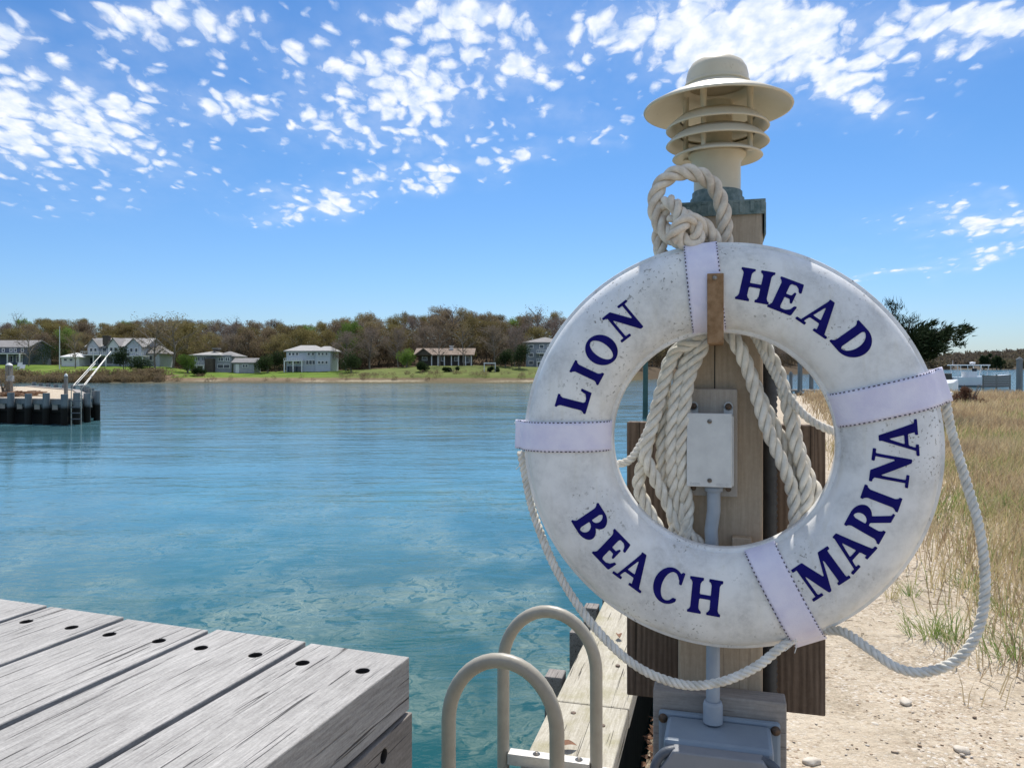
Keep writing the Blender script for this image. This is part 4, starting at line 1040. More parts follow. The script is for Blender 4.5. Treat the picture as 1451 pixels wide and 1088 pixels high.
def far_mat():
    m, t, b = mat('far_shore_ground', (.1,.2,.04), .95, 0, .1)
    geo = N(t, 'ShaderNodeNewGeometry'); P = geo.outputs['Position']
    sp = N(t, 'ShaderNodeSeparateXYZ', {0: P}); x, y, z = sp.outputs
    n1 = noi(t, P, .25, 4); n2 = noi(t, P, 1.5, 5, .65); n3 = noi(t, P, .06, 3)
    zz = M(t, 'ADD', z, M(t, 'MULTIPLY', M(t, 'SUBTRACT', n2, .5), .5))
    mud = ramp(t, n2, [(.3, (.16,.11,.07)), (.7, (.25,.18,.12))])
    sandc = mixc(t, M(t, 'MULTIPLY', N(t, 'ShaderNodeMapRange', {0: n3, 1: .44, 2: .56, 3: 0.0, 4: 1.0}).outputs[0], N(t, 'ShaderNodeMapRange', {0: x, 1: -56.0, 2: -50.0, 3: .05, 4: 1.0}).outputs[0]), (.16,.125,.08), (.50,.43,.32))
    grass = ramp(t, n1, [(.3, (.075,.125,.02)), (.55, (.125,.19,.03)), (.75, (.17,.20,.05))])
    c = mixc(t, N(t, 'ShaderNodeMapRange', {0: zz, 1: .15, 2: .30, 3: 0.0, 4: 1.0}).outputs[0], (.10,.09,.06), sandc)
    c = mixc(t, N(t, 'ShaderNodeMapRange', {0: zz, 1: .42, 2: .55, 3: 0.0, 4: 1.0}).outputs[0], c, mud)
    c = mixc(t, N(t, 'ShaderNodeMapRange', {0: M(t, 'ADD', zz, M(t, 'MULTIPLY', M(t, 'GREATER_THAN', x, -60.0), .45)), 1: 1.2, 2: 1.4, 3: 0.0, 4: 1.0}).outputs[0], c, grass)
    c = mixc(t, N(t, 'ShaderNodeMapRange', {0: x, 1: -34.0, 2: -28.0, 3: 0.0, 4: .45}).outputs[0], c, (.13,.11,.06))
    c = mixc(t, N(t, 'ShaderNodeMapRange', {0: x, 1: 16.0, 2: 22.0, 3: 0.0, 4: .9}).outputs[0], c, (.10,.08,.045))
    c = mixc(t, N(t, 'ShaderNodeMapRange', {0: y, 1: 163.0, 2: 168.0, 3: 0.0, 4: 1.0}).outputs[0], c, (.09,.065,.04))
    link(t, c, b); bump(t, b, n2, .5, .3); return m
MT['farg'] = far_mat()
def build_far_ground():
    mb = MB(); xs = [-190+2.5*i for i in range(150)]; ysl = [122+1.0*i for i in range(30)]+[152+3*i for i in range(1, 110)]
    nx = len(xs)
    mb.add([(X, Y, far_z(X, Y)) for Y in ysl for X in xs], [(j*nx+i, j*nx+i+1, (j+1)*nx+i+1, (j+1)*nx+i) for j in range(len(ysl)-1) for i in range(nx-1)], True)
    solo('far_shore', mb, MT['farg'], None, None, (0, 0, 0), kind='structure')
build_far_ground()

# ---- trees
def leaf_mat(name, cols, scale=.5):
    m, t, b = mat(name, cols[0], .85, 0, .1)
    oi = N(t, 'ShaderNodeObjectInfo'); v = vec(t)
    n = noi(t, v, scale, 3, .6)
    f = M(t, 'ADD', M(t, 'MULTIPLY', n, .6), M(t, 'MULTIPLY', oi.outputs['Random'], .4))
    c = ramp(t, f, [(.25+.5*i/(len(cols)-1), c) for i, c in enumerate(cols)]); link(t, c, b); translucent(t, b, c, .35); return m
MT['bark'] = mottled('grey_bark', (.13,.11,.09), (.22,.19,.16), 3, .9)
MT['bud'] = leaf_mat('budding_twigs', [(.16,.12,.085), (.215,.165,.11), (.26,.205,.11), (.28,.24,.10)])
MT['olive'] = leaf_mat('olive_buds', [(.15,.115,.06), (.20,.165,.065), (.25,.21,.08)])
MT['bare'] = leaf_mat('bare_twigs', [(.15,.12,.10), (.20,.16,.135), (.23,.19,.14)])
MT['fresh'] = leaf_mat('fresh_green', [(.09,.15,.03), (.16,.25,.05), (.22,.30,.08)])
MT['dark'] = leaf_mat('dark_evergreen', [(.015,.03,.012), (.03,.05,.02), (.045,.07,.025)], 1.2)
MT['brush'] = leaf_mat('brown_brush', [(.12,.085,.06), (.20,.15,.10), (.24,.19,.10)])
def tri_cloud(mb, c, rad, n, size, flat=1.0, long=2.2, rg=rng):
    for _ in range(n):
        while True:
            q = Vector((rg.uniform(-1, 1), rg.uniform(-1, 1), rg.uniform(-1, 1)))
            if q.length < 1: break
        p = c+Vector((q.x*rad, q.y*rad, q.z*rad*flat))
        d = Vector((rg.gauss(0, 1), rg.gauss(0, 1), rg.gauss(.4, .8))).normalized(); e = d.orthogonal().normalized()
        e = (e*math.cos(rg.random()*6)+d.cross(e)*math.sin(rg.random()*6)).normalized()
        s_ = size*rg.uniform(.6, 1.4)
        mb.add([p-e*s_*.5, p+e*s_*.5, p+d*s_*long], [(0,1,2)])
def tree_mesh(h, spread, seed, leafn=6500, size=.135, trunk_frac=.24, sub=5, lean=0):
    rg = random.Random(seed); tb = MB(); cb = MB(); tips = []
    top = Vector((lean, 0, h*.9)); pts = []
    n = 7
    for i in range(n+1):
        u = i/n; pts.append(Vector((lean*u*u+.25*math.sin(u*5+seed), .25*math.cos(u*4+seed)-.25, h*.88*u)))
    r0 = h*.020
    tb.tube(pts, [r0*(1-.85*i/n)+.02 for i in range(n+1)], 7)
    nl = 11
    for k in range(nl):
        u = trunk_frac+(0.95-trunk_frac)*k/(nl-1); i = min(n-1, int(u*n)); p = pts[i].lerp(pts[i+1], u*n-i)
        az = k*2.4+rg.uniform(-.4, .4); prof = math.sin(math.pi*(.25+.72*(u-trunk_frac)/(1-trunk_frac)))
        L = spread*prof*rg.uniform(.75, 1.15); up = h*.10*rg.uniform(.7, 1.5)
        q = p+Vector((math.cos(az)*L, math.sin(az)*L, up+L*.35)); mid = (p+q)/2+Vector((0, 0, .08*L))
        r1 = r0*(.5-.3*u)
        tb.tube([p, mid, q], [r1+.02, r1*.6+.015, .015], 5)
        tips += [(q, 1.0), (mid, .9), (p.lerp(q, .25), .6)]
        for s_ in range(sub):
            az2 = az+rg.uniform(-1.2, 1.2); L2 = L*rg.uniform(.35, .6)
            b0 = p.lerp(q, rg.uniform(.35, .95)); e = b0+Vector((math.cos(az2)*L2, math.sin(az2)*L2, L2*rg.uniform(.2, .9)))
            tb.tube([b0, (b0+e)/2+Vector((0,0,.1)), e], [r1*.45+.01, r1*.3+.01, .01], 4, True, False)
            tips.append((e, .8))
    tips.append((pts[-1]+Vector((0, 0, h*.05)), 1.1))
    tot = sum(w*w for _, w in tips)
    for p, w in tips:
        tri_cloud(cb, p, spread*.44*w, int(leafn*w*w/tot), size, .9, 2.8, rg)
    return tb, cb
def mk_mesh(name, mb, m): return mesh_of(name, mb, m, (0, 0, 0))
def proto_tree(h, spread, seed, m, **kw):
    tb, cb = tree_mesh(h, spread, seed, **kw); return mk_mesh('trunk', tb, MT['bark']), mk_mesh('crown', cb, m)
PT = {'budding': [proto_tree(11, 3.6, s_, MT['bud']) for s_ in (1, 2, 3)], 'olive': [proto_tree(11, 3.7, s_, MT['olive']) for s_ in (4, 5)],
      'bare': [proto_tree(11, 3.3, s_, MT['bare'], leafn=4200, size=.11) for s_ in (6, 7)], 'fresh': [proto_tree(11, 3.4, s_, MT['fresh']) for s_ in (8,)],
      'open': [proto_tree(11, 4.2, 9, MT['bud'], leafn=1500, size=.12, sub=6), proto_tree(11, 3.2, 10, MT['bare'], leafn=420, size=.09, sub=7)]}
def put_tree(kind, i, x, y, z, h, label, name='deciduous_tree', group='trees of the wood on the far shore', wid=1.0):
    tm, cm = PT[kind][i % len(PT[kind])]
    o = bpy.data.objects.new(name, None); COL.objects.link(o); o.location = (x, y, z); s_ = h/11.0
    o.scale = (s_*wid, s_*wid, s_); o.rotation_euler = (0, 0, rng.random()*6.28); o.empty_display_size = .5
    meta(o, label, 'tree', group)
    for nm, me in (('trunk', tm), ('crown', cm)):
        c = bpy.data.objects.new(nm, me); COL.objects.link(c); c.parent = o
    return o
SKY = [(-300, 452), (0, 456), (60, 452), (130, 456), (200, 454), (235, 447), (270, 458), (330, 456), (400, 459), (470, 452), (540, 449), (600, 447), (640, 438), (700, 447), (760, 446), (860, 448), (960, 462), (1060, 480), (1400, 490)]
def sky_y(px):
    for i in range(len(SKY)-1):
        if SKY[i][0] <= px <= SKY[i+1][0]:
            u = (px-SKY[i][0])/(SKY[i+1][0]-SKY[i][0]); return SKY[i][1]*(1-u)+SKY[i+1][1]*u
    return 470
def build_wood():
    lab = {'budding': 'brown budding tree in the wood behind the far houses', 'olive': 'olive yellow budding tree in the wood behind the far houses', 'bare': 'grey bare twigged tree in the wood behind the far houses', 'fresh': 'fresh green leafed tree in the wood behind the far houses'}
    for row, (Y, sp, cut) in enumerate(((170, 5.2, 14), (180, 4.8, 8), (191, 5.0, 3), (203, 5.2, 0))):
        x = pxx(-110, Y)
        pcur = -110.0
        while pcur < 1190:
            shf = .50*max(0, pcur-850); yy = Y+shf+rng.uniform(-3, 3)-(14 if pcur > 860 else 0); px = pcur+rng.uniform(-8, 8); xx = pxx(px, yy)
            pcur += sp*F/(Y+shf)
            topy = sky_y(px)+cut+rng.uniform(-4, 5)+4*hn(px, row, .02, 51)
            z = far_z(xx, yy); h = pzz(topy, yy)-z
            if h > 4:
                u = rng.random()+.25*hn(px, 0, .012, 52)
                warm = .30 if px < 520 else .12
                kind = 'olive' if u > .76-warm*.5 else ('bare' if u < (.22 if px < 520 else .42) else ('fresh' if .5 < u < .53 else 'budding'))
                put_tree(kind, rng.randrange(3), xx, yy, z-.2, h/.99, lab[kind], wid=rng.uniform(.85, 1.05)*1.0)
    # trees on the lawns that stand apart
    solo_trees = [('open', 0, 222, 150, 450, 'tall dark limbed tree right of the big gabled house', 1.0), ('open', 0, 245, 151, 447, 'second tall spreading tree right of the big gabled house', 1.0), ('olive', 0, 265, 158, 458, 'yellow olive tree behind the small hip roofed house', 1.0),
        ('open', 0, 40, 150, 466, 'brown tree in front of the blue house', .8), ('open', 0, 105, 149, 468, 'slender twin tree beside the white pavilion', .7), ('open', 1, 760, 170, 430, 'pale bare tree standing above the wood next to the ring', 1.0), ('open', 1, 640, 172, 430, 'tall bare topped tree above the middle of the wood', 1.1),
        ('open', 1, 335, 180, 446, 'bare crown poking above the wood over the small hip roofed house', .8), ('open', 1, 25, 180, 440, 'bare crown poking above the wood at the far left', .6),
        ('bare', 0, 490, 152, 470, 'grey bare tree right of the white three storey house', 1.0), ('bare', 1, 525, 155, 465, 'second grey bare tree right of the white three storey house', 1.0), ('open', 0, 622, 149, 462, 'dark trunked tree in front of the brown roofed bungalow', .7), ('open', 0, 655, 150, 458, 'tall dark tree before the right end of the bungalow', .8), ('bare', 0, 700, 152, 462, 'bare tree on the lawn right of the bungalow', 1.0), ('bare', 1, 730, 153, 465, 'bare tree left of the blue grey house', .9), ('bare', 1, 565, 156, 466, 'bare tree left of the bungalow', .9)]
    for kind, i, px, Y, ty, lb, wd in solo_trees:
        x = pxx(px, Y); z = far_z(x, Y); put_tree(kind, i, x, Y, z-.1, (pzz(ty, Y)-z), lb, 'lawn_tree', None, wd)
build_wood()
def bush(px, Y, w, h, m, label, name='shrub', n=2600, group=None, base_y=None, blobs=6, size=.13):
    x = pxx(px, Y); z = far_z(x, Y) if Y > 100 else base_y
    rg = random.Random(int(px*7+Y)); mb = MB()
    for k in range(blobs):
        c = Vector((x+rg.uniform(-.32, .32)*w, Y+rg.uniform(-.2, .2)*w, z+h*rg.uniform(.25, .7))); tri_cloud(mb, c, min(w, h)*.42, n//blobs, size, .9, 1.6, rg)
    t = thing(name, label, 'shrub', (x, Y, z), group=group)
    part('foliage', mb, m, t)
    tb = MB()
    for k in range(4): tb.tube([(x+.1*k, Y, z-.1), (x+rg.uniform(-.25, .25)*w, Y+rg.uniform(-.1, .1)*w, z+h*.6)], [.06, .02], 5)
    part('stem', tb, MT['bark'], t)
for a in [(175, 143, 3.2, 5.4, MT['dark'], 'large dark evergreen shrub in front of the gabled house'), (198, 142, 3.4, 3.2, MT['dark'], 'low dark shrub right of the large evergreen'), (60, 158, 9, 4.6, MT['dark'], 'dark hedge of evergreens between the blue house and the pavilion'),
          (265, 146, 2.8, 5.0, MT['fresh'], 'bright green shrub left of the small hip roofed house'), (280, 142, 3.4, 1.6, MT['dark'], 'low dark hedge before the small hip roofed house'), (378, 150, 3.4, 3.6, MT['dark'], 'dark green shrub left of the white three storey house'), (390, 156, 3.4, 4.6, MT['dark'], 'taller dark bush close beside the white three storey house'),
          (497, 146, 3.2, 4.4, MT['dark'], 'green shrub right of the white three storey house'), (598, 142, 2.6, 2.0, MT['dark'], 'rounded dark bush in front of the bungalow'), (575, 150, 3, 4, MT['fresh'], 'pale green bush left of the bungalow'), (735, 146, 3.2, 5.5, MT['dark'], 'dark evergreen bush left of the blue grey house'), (715, 148, 2.6, 4.2, MT['dark'], 'smaller dark bush right of the bungalow lawn'), (640, 141, 4.5, .9, MT['dark'], 'low dark hedge along the bungalow bank'), (700, 141, 4.5, .9, MT['dark'], 'low dark hedge on the bank right of the bungalow')]:
    bush(*a)
def build_brush():
    mb = MB(); rg = random.Random(5)
    for _ in range(620):
        px = rg.uniform(-80, 860); Y = SHORE_Y+rg.uniform(2.0, 7.5)
        if 232 < px < 480 and rg.random() < .80: continue
        if px > 560 and rg.random() < .55: continue
        if px > 480 and rg.random() < .45: continue
        x = pxx(px, Y); kk = 1.0 if px < 240 else .55
        tri_cloud(mb, Vector((x, Y, far_z(x, Y)+.5*kk)), 1.0*kk, int(150*kk), .12*kk, .75, 2.5, rg)
    solo('bank_brush', mb, MT['brush'], 'brown brush covering the bank below the far lawns', 'brush', (0, 0, 0), kind='stuff')
    mb = MB()
    for _ in range(900):
        px = rg.uniform(-100, 1190); shf = .5*max(0, px-850); Y = rg.uniform(165, 205)+shf-(16 if px > 870 else 0); x = pxx(px, Y)
        tri_cloud(mb, Vector((x, Y, far_z(x, Y)+rg.uniform(1, 3.2))), 2.4, 130, .22, .9, 2.0, rg)
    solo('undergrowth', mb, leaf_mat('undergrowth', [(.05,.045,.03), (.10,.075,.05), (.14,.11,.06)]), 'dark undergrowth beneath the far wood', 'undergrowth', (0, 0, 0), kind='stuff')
build_brush()

# ---- houses
MT['glass'], _, _ = mat('dark_glass', (.03,.05,.07), .08)
MT['roofgrey'] = mottled('grey_shingles', (.24,.23,.23), (.18,.175,.17), 1.5, .9)
MT['roofpale'] = mottled('pale_shingles', (.36,.35,.34), (.29,.285,.275), 1.5, .9)
MT['roofbrown'] = mottled('brown_shingles', (.23,.17,.13), (.17,.13,.10), 1.5, .9)
MT['wallnavy'] = mottled('slate_blue_siding', (.09,.11,.15), (.12,.14,.18), 2, .8)
MT['wallgrey'] = mottled('grey_siding', (.38,.39,.40), (.32,.33,.34), 2, .8)
MT['walldark'] = mottled('brown_siding', (.07,.055,.045), (.10,.08,.06), 2, .8)
MT['wallblue'] = mottled('blue_grey_siding', (.22,.25,.29), (.27,.30,.33), 2, .8)
MT['wallpale'] = mottled('pale_blue_siding', (.50,.53,.58), (.44,.47,.52), 2, .8)
class House:
    def __init__(s, name, label, px, py, Y, sc=None, cat='house'):
        s.Y = Y; s.k = Y/F; s.x = pxx(px, Y); s.z = pzz(py, Y); s.t = thing(name, label, cat, (s.x, Y, s.z))
        mb = MB(); mb.box(s.x-1, s.x+1, Y+.5, Y+2, s.z-2.5, s.z+.01)
    def X(s, px): return pxx(px, s.Y)
    def Z(s, py): return pzz(py, s.Y)
    def wall(s, x0, x1, y0, y1, m, d0=0, d=8, name='wall', below=1.2):
        mb = MB(); mb.box(s.X(x0), s.X(x1), s.Y+d0, s.Y+d0+d, s.Z(y1)-below, s.Z(y0)); return part(name, mb, m, s.t)
    def gable_front(s, x0, x1, ye, yr, m, wm, d0=0, d=8, ov=.3):      # ridge runs away from the viewer, gable faces us
        X0, X1, xm = s.X(x0), s.X(x1), (s.X(x0)+s.X(x1))/2; ze, zr = s.Z(ye), s.Z(yr)
        mb = MB(); mb.prism([(X0, ze), (X1, ze), (xm, zr)], s.Y+d0, s.Y+d0+d-.1); part('gable_wall', mb, wm, s.t)
        mb = MB(); q = .18
        for sg, XX in ((-1, X0), (1, X1)):
            ex = XX+sg*ov; ez = ze-ov*(zr-ze)/abs(xm-XX)
            mb.prism([(ex, ez+.004), (xm, zr+.004), (xm, zr+q), (ex, ez+q)], s.Y+d0-.35, s.Y+d0+d)
        part('roof', mb, m, s.t)
    def gable_side(s, x0, x1, ye, yr, m, wm, d0=0, d=8, ov=.4):       # ridge runs left-right
        X0, X1 = s.X(x0), s.X(x1); ze, zr = s.Z(ye), s.Z(yr); ya, yb, ym = s.Y+d0, s.Y+d0+d, s.Y+d0+d/2
        for X in (X0+.15, X1-.15):
            mb = MB(); mb.add([(X, ya+.1, ze), (X, yb-.1, ze), (X, ym, zr)], [(0,2,1)]); part('gable_wall', mb, wm, s.t)
        mb = MB(); q = .18; sl = (zr-ze)/(d/2)
        for sg, yy in ((-1, ya), (1, yb)):
            ey = yy+sg*ov; ez = ze-ov*sl
            vs = [(X, ey, ez) for X in (X0-ov, X1+ov)]+[(X, ym, zr) for X in (X1+ov, X0-ov)]
            mb.add(vs+[(a, b, c+q) for a, b, c in vs], [(0,1,2,3), (4,5,6,7), (0,1,5,4), (1,2,6,5), (2,3,7,6), (3,0,4,7)])
        part('roof', mb, m, s.t)
    def hip(s, x0, x1, ye, yr, m, d0=0, d=8, ov=.5, inset=None):
        X0, X1 = s.X(x0)-ov, s.X(x1)+ov; ze, zr = s.Z(ye), s.Z(yr); ya, yb = s.Y+d0-ov, s.Y+d0+d+ov; ym = (ya+yb)/2
        i = inset if inset is not None else min((yb-ya)/2, (X1-X0)/2-.2)
        vs = [(X0,ya,ze+.01),(X1,ya,ze+.01),(X1,yb,ze+.01),(X0,yb,ze+.01),(X0+i,ym,zr),(X1-i,ym,zr),(X0,ya,ze-.18),(X1,ya,ze-.18),(X1,yb,ze-.18),(X0,yb,ze-.18)]
        mb = MB(); mb.add(vs, [(0,1,5,4),(1,2,5),(2,3,4,5),(3,0,4),(6,7,1,0),(7,8,2,1),(8,9,3,2),(9,6,0,3),(9,8,7,6)]); return part('roof', mb, m, s.t)
    def win(s, x0, x1, y0, y1, d0=0, fm='white', nx=1, fr=.12):
        X0, X1, z0, z1 = s.X(x0), s.X(x1), s.Z(y1), s.Z(y0); y = s.Y+d0
        mb = MB(); mb.box(X0, X1, y-.10, y-.002, z0, z0+fr); mb.box(X0, X1, y-.10, y-.002, z1-fr, z1); mb.box(X0, X0+fr, y-.10, y-.002, z0+fr, z1-fr); mb.box(X1-fr, X1, y-.10, y-.002, z0+fr, z1-fr)
        for k in range(1, nx): xx = X0+(X1-X0)*k/nx; mb.box(xx-fr/2, xx+fr/2, y-.10, y-.002, z0+fr, z1-fr)
        w = part('window', mb, MT[fm], s.t)
        mb = MB(); mb.box(X0+fr, X1-fr, y-.04, y-.003, z0+fr, z1-fr); part('pane', mb, MT['glass'], w, top=s.t)
    def rail(s, x0, x1, yt, yb, d0=-2.5, m='white', posts=True, deck_to=0, ground=None):
        X0, X1, zt, zb = s.X(x0), s.X(x1), s.Z(yt), s.Z(yb); y = s.Y+d0; mb = MB()
        mb.box(X0, X1, y, y+.08, zt-.08, zt); n = max(3, int((X1-X0)/.35))
        for k in range(n+1): xx = X0+(X1-X0)*k/n; mb.box(xx-.035, xx+.035, y+.01, y+.07, zb, zt-.08)
        mb.box(X0, X1, y, s.Y+deck_to-.01, zb-.2, zb)
        part('balcony', mb, MT[m], s.t)
        if ground is not None:
            n = max(2, int((X1-X0)/2.6))
            for k in range(n+1):
                xx = X0+.1+(X1-X0-.2)*k/n; mb = MB(); mb.box(xx-.11, xx+.11, y+.02, y+.24, s.Z(ground)-1, zb-.2); part('porch_post', mb, MT[m], s.t)
    def chimney(s, x, yt, yb, w=.9, d0=3, m='walldark'):
        mb = MB(); X = s.X(x); mb.box(X-w/2, X+w/2, s.Y+d0, s.Y+d0+w, s.Z(yb), s.Z(yt)); mb.box(X-w/2-.1, X+w/2+.1, s.Y+d0-.1, s.Y+d0+w+.1, s.Z(yt)+.002, s.Z(yt)+.2); part('chimney', mb, MT[m], s.t)
h = House('house', 'slate blue house with white porch at the left edge of the far lawn', 5, 515, 156)
h.wall(-75, 39, 492, 515, MT['wallnavy']); h.gable_side(-75, 40, 492, 482.5, MT['roofgrey'], MT['wallnavy'])
h.wall(-75, 37, 500.5, 502, MT['white'], -2.2, 2.1, 'porch_roof', 0); [h.win(x, x+9, 503.5, 513.5, -.01, nx=1) for x in (-30, -16, 10, 23)]; [h.win(x, x+4, 493.5, 499, -.01) for x in (-20, -6, 3, 14, 20, 30)]
for x in (-40, -18, 8, 20, 37):
    mb = MB(); mb.box(h.X(x)-.1, h.X(x)+.1, h.Y-2.15, h.Y-1.95, h.Z(515)-.6, h.Z(502)); part('porch_post', mb, MT['white'], h.t)
h = House('large_house', 'large grey house with three gables, white balconies and dark chimney', 172, 517, 156)
h.wall(124, 205, 491, 517, MT['wallpale']); h.wall(205, 223, 500, 517, MT['wallpale'], 1, 6)
h.gable_side(124, 206, 491, 479.5, MT['roofpale'], MT['wallpale'])
h.gable_front(127, 143, 491, 481, MT['roofgrey'], MT['wallpale'], -.8, 5); h.gable_front(156, 173, 491, 480, MT['roofgrey'], MT['white'], -1.0, 5); h.gable_front(183, 205, 491, 480.5, MT['roofgrey'], MT['wallpale'], -1.2, 5)
h.hip(203, 224, 500.5, 489, MT['roofgrey'], 1, 6, .4)
h.wall(127.5, 142.5, 491, 502, MT['wallpale'], -.78, .77, 'bay', 0); h.wall(156.5, 172.5, 491, 502, MT['white'], -.98, .97, 'bay', 0); h.wall(184, 204, 491, 504, MT['wallpale'], -1.18, 1.17, 'bay', 0)
h.rail(124, 160, 498, 502.5, -2.6, ground=517); h.rail(183, 212, 499, 504, -2.8, ground=514)
[h.win(*a) for a in ((130, 135, 493, 499.5, -.79), (136, 141, 493, 499.5, -.79), (159, 164, 492, 499, -.99), (165, 170, 492, 499, -.99), (188, 193, 493, 500, -1.19), (195, 200, 493, 500, -1.19), (145, 152, 492.5, 500, 0), (175, 181, 493, 500, 0), (126, 136, 505, 516, 0), (138, 149, 505, 516, 0), (151, 160, 505, 516, 0), (178, 186, 505, 515, 0), (208, 214, 503, 511, 1))]
h.chimney(151, 477, 489, 1.1, -.5)
h = House('pavilion', 'small white pavilion with peaked roof beside the flagpole', 100, 517, 152, cat='pavilion')
h.wall(87, 112, 505.5, 517, MT['white'], 0, 4); h.hip(87, 113, 505.5, 499.5, MT['white'], 0, 4, .3); [h.win(x, x+6, 507.5, 512, -.005) for x in (90, 98)]
mb = MB(); mb.box(h.X(106), h.X(112.5), h.Y-.06, h.Y-.004, h.Z(517)-.3, h.Z(506.5)); part('door', mb, MT['white'], h.t)
h = House('small_house', 'small house with pale hip roof, cupola and raised deck', 301, 523, 152)
h.wall(275, 328, 503, 523, MT['wallgrey']); h.hip(274, 312, 503, 497, MT['roofpale'], -.5, 8, .5, 3.2); h.hip(303, 329, 504.5, 497.5, MT['roofgrey'], .3, 7, .4)
h.wall(294, 305, 508, 524, MT['walldark'], -1.3, 1.29); mb = MB(); mb.box(h.X(296), h.X(303), h.Y+2, h.Y+3.3, h.Z(497.5), h.Z(494)); part('cupola', mb, MT['walldark'], h.t)
mb = MB(); mb.box(h.X(295), h.X(304), h.Y+1.8, h.Y+3.5, h.Z(494)+.002, h.Z(493)); part('cupola_roof', mb, MT['roofpale'], h.t)
h.rail(273, 294, 513, 517, -1.8, ground=524); [h.win(*a, nx=2) for a in ((277, 284, 505, 512, -.005), (286, 292, 505, 512, -.005), (309, 317, 506, 512, -.005), (319, 326, 506, 512, -.005), (308, 326, 516, 522, -.005))]
h = House('garden_shed', 'small grey shed with pale roof beside the small house', 345, 526, 150, cat='shed')
h.wall(331, 360, 514, 526, MT['wallgrey'], 0, 4, below=.8); h.gable_side(330, 361, 514, 508.5, MT['roofgrey'], MT['wallgrey'], 0, 4, .3); h.win(343, 352, 516, 521, -.005, nx=2)
mb = MB(); mb.box(h.X(334), h.X(339), h.Y-.08, h.Y-.004, h.Z(526)-.4, h.Z(516)); part('door', mb, MT['white'], h.t)
h = House('white_house', 'pale three storey house with low hip roof and rows of windows', 437, 525, 150)
h.wall(404.5, 449, 497, 526, MT['wallpale'], .6, 8, below=.8); h.wall(447, 468, 497, 526, MT['wallpale'], 0, 7, below=.8)
h.hip(404, 452, 497, 488.5, MT['roofpale'], .6, 8, .4, 2.2); h.hip(446, 469, 497, 490, MT['roofpale'], 0, 7, .4, 1.4)
for y in (499, 511):
    for x in ((407, 412, 417.5, 434, 440) if y < 505 else (407, 413, 419)): h.win(x, x+5, y, y+5, .595)
    for x in (450, 455, 460.5): h.win(x, x+4.6, y, y+5, -.005)
h.win(432, 446, 510, 517, .595, nx=3); h.rail(404, 430, 507.5, 510.5, -.9, deck_to=.6, ground=525)
mb = MB(); mb.box(h.X(406), h.X(428), h.Y+.5, h.Y+.595, h.Z(525)-.2, h.Z(519)); part('garage_opening', mb, MT['glass'], h.t)
h = House('bungalow', 'low bungalow with wide brown roof and dark porch under the trees', 630, 516, 152)
h.wall(592, 667, 502, 516, MT['walldark'], 1.0, 8); h.gable_side(590, 669, 503, 494, MT['roofbrown'], MT['walldark'], -.4, 9.5, .5)
h.gable_front(590, 612, 503, 494.5, MT['roofbrown'], MT['walldark'], -1.2, 6)
for x in (612, 621, 630, 640, 650, 660, 668):
    mb = MB(); mb.box(h.X(x)-.1, h.X(x)+.1, h.Y-.6, h.Y-.4, h.Z(516)-.6, h.Z(503.8)); part('porch_post', mb, MT['white'], h.t)
[h.win(*a) for a in ((597, 605, 505, 511, .98), (624, 629, 505.5, 512, .98), (643, 649, 505.5, 512, .98), (655, 665, 505, 514, .98))]; h.chimney(638, 490.5, 498, .7, 3, 'white')
mb = MB(); mb.box(h.X(619.5), h.X(622.5), h.Y+.9, h.Y+.995, h.Z(515), h.Z(505)); part('door', mb, MT['white'], h.t)
h = House('tall_house', 'blue grey house with stacked balconies just left of the ring', 770, 517, 158)
h.wall(746, 800, 485, 517, MT['wallblue']); h.hip(744, 802, 485, 477, MT['roofgrey'], 0, 8, .5); h.rail(760, 796, 496, 500, -2); h.rail(760, 796, 508, 512, -2, ground=518)
for y in (488, 500, 511): [h.win(x, x+7, y, y+6, -.005) for x in (749, 764, 775, 786)]
# flagpole, benches and other small things on the lawn
mb = MB(); x = pxx(84.5, 148); zf = far_z(x, 148); mb.tube([(x, 148, zf-.2), (x, 148, pzz(464, 148))], [.12, .06], 8); mb.lathe([(0, -.12), (.12, 0), (0, .12)], (x, 148, pzz(464, 148)+.1), 8)
solo('flagpole', mb, MT['white'], 'bare white flagpole on the far lawn beside the pavilion', 'flagpole', (x, 148, zf))
def lawn_chair(px, Y, lab):
    x = pxx(px, Y); z = far_z(x, Y); t = thing('lawn_chair', lab, 'chair', (x, Y, z), group='white lawn chairs')
    mb = MB(); mb.box(x-.45, x+.45, Y-.4, Y+.3, z+.35, z+.45); part('seat', mb, MT['white'], t)
    mb = MB(); m_ = Matrix.Translation((x, Y+.3, z+.4)) @ Matrix.Rotation(R(-20), 4, 'X'); mb.box(-.45, .45, 0, .06, 0, .8, m_); part('backrest', mb, MT['white'], t)
    for dx in (-.4, .4):
        for dy in (-.35, .25): mb = MB(); mb.box(x+dx-.04, x+dx+.04, Y+dy-.04, Y+dy+.04, z-.05, z+.345); part('leg', mb, MT['white'], t)
lawn_chair(26, 147, 'white lawn chair nearer the blue house'); lawn_chair(30, 145, 'white lawn chair nearer the water below the blue house')
def picnic(px, Y):
    x = pxx(px, Y); z = far_z(x, Y); t = thing('pergola_frame', 'small white frame standing on the bungalow lawn by the bank', 'frame', (x, Y, z))
    mb = MB(); mb.box(x-1.1, x+1.1, Y-.1, Y+.1, z+1.5, z+1.7); part('top_beam', mb, MT['white'], t)
    for d in (-1, 1): mb = MB(); mb.box(x+d-.07, x+d+.07, Y-.07, Y+.07, z-.1, z+1.498); part('leg', mb, MT['white'], t)
picnic(694, 141)

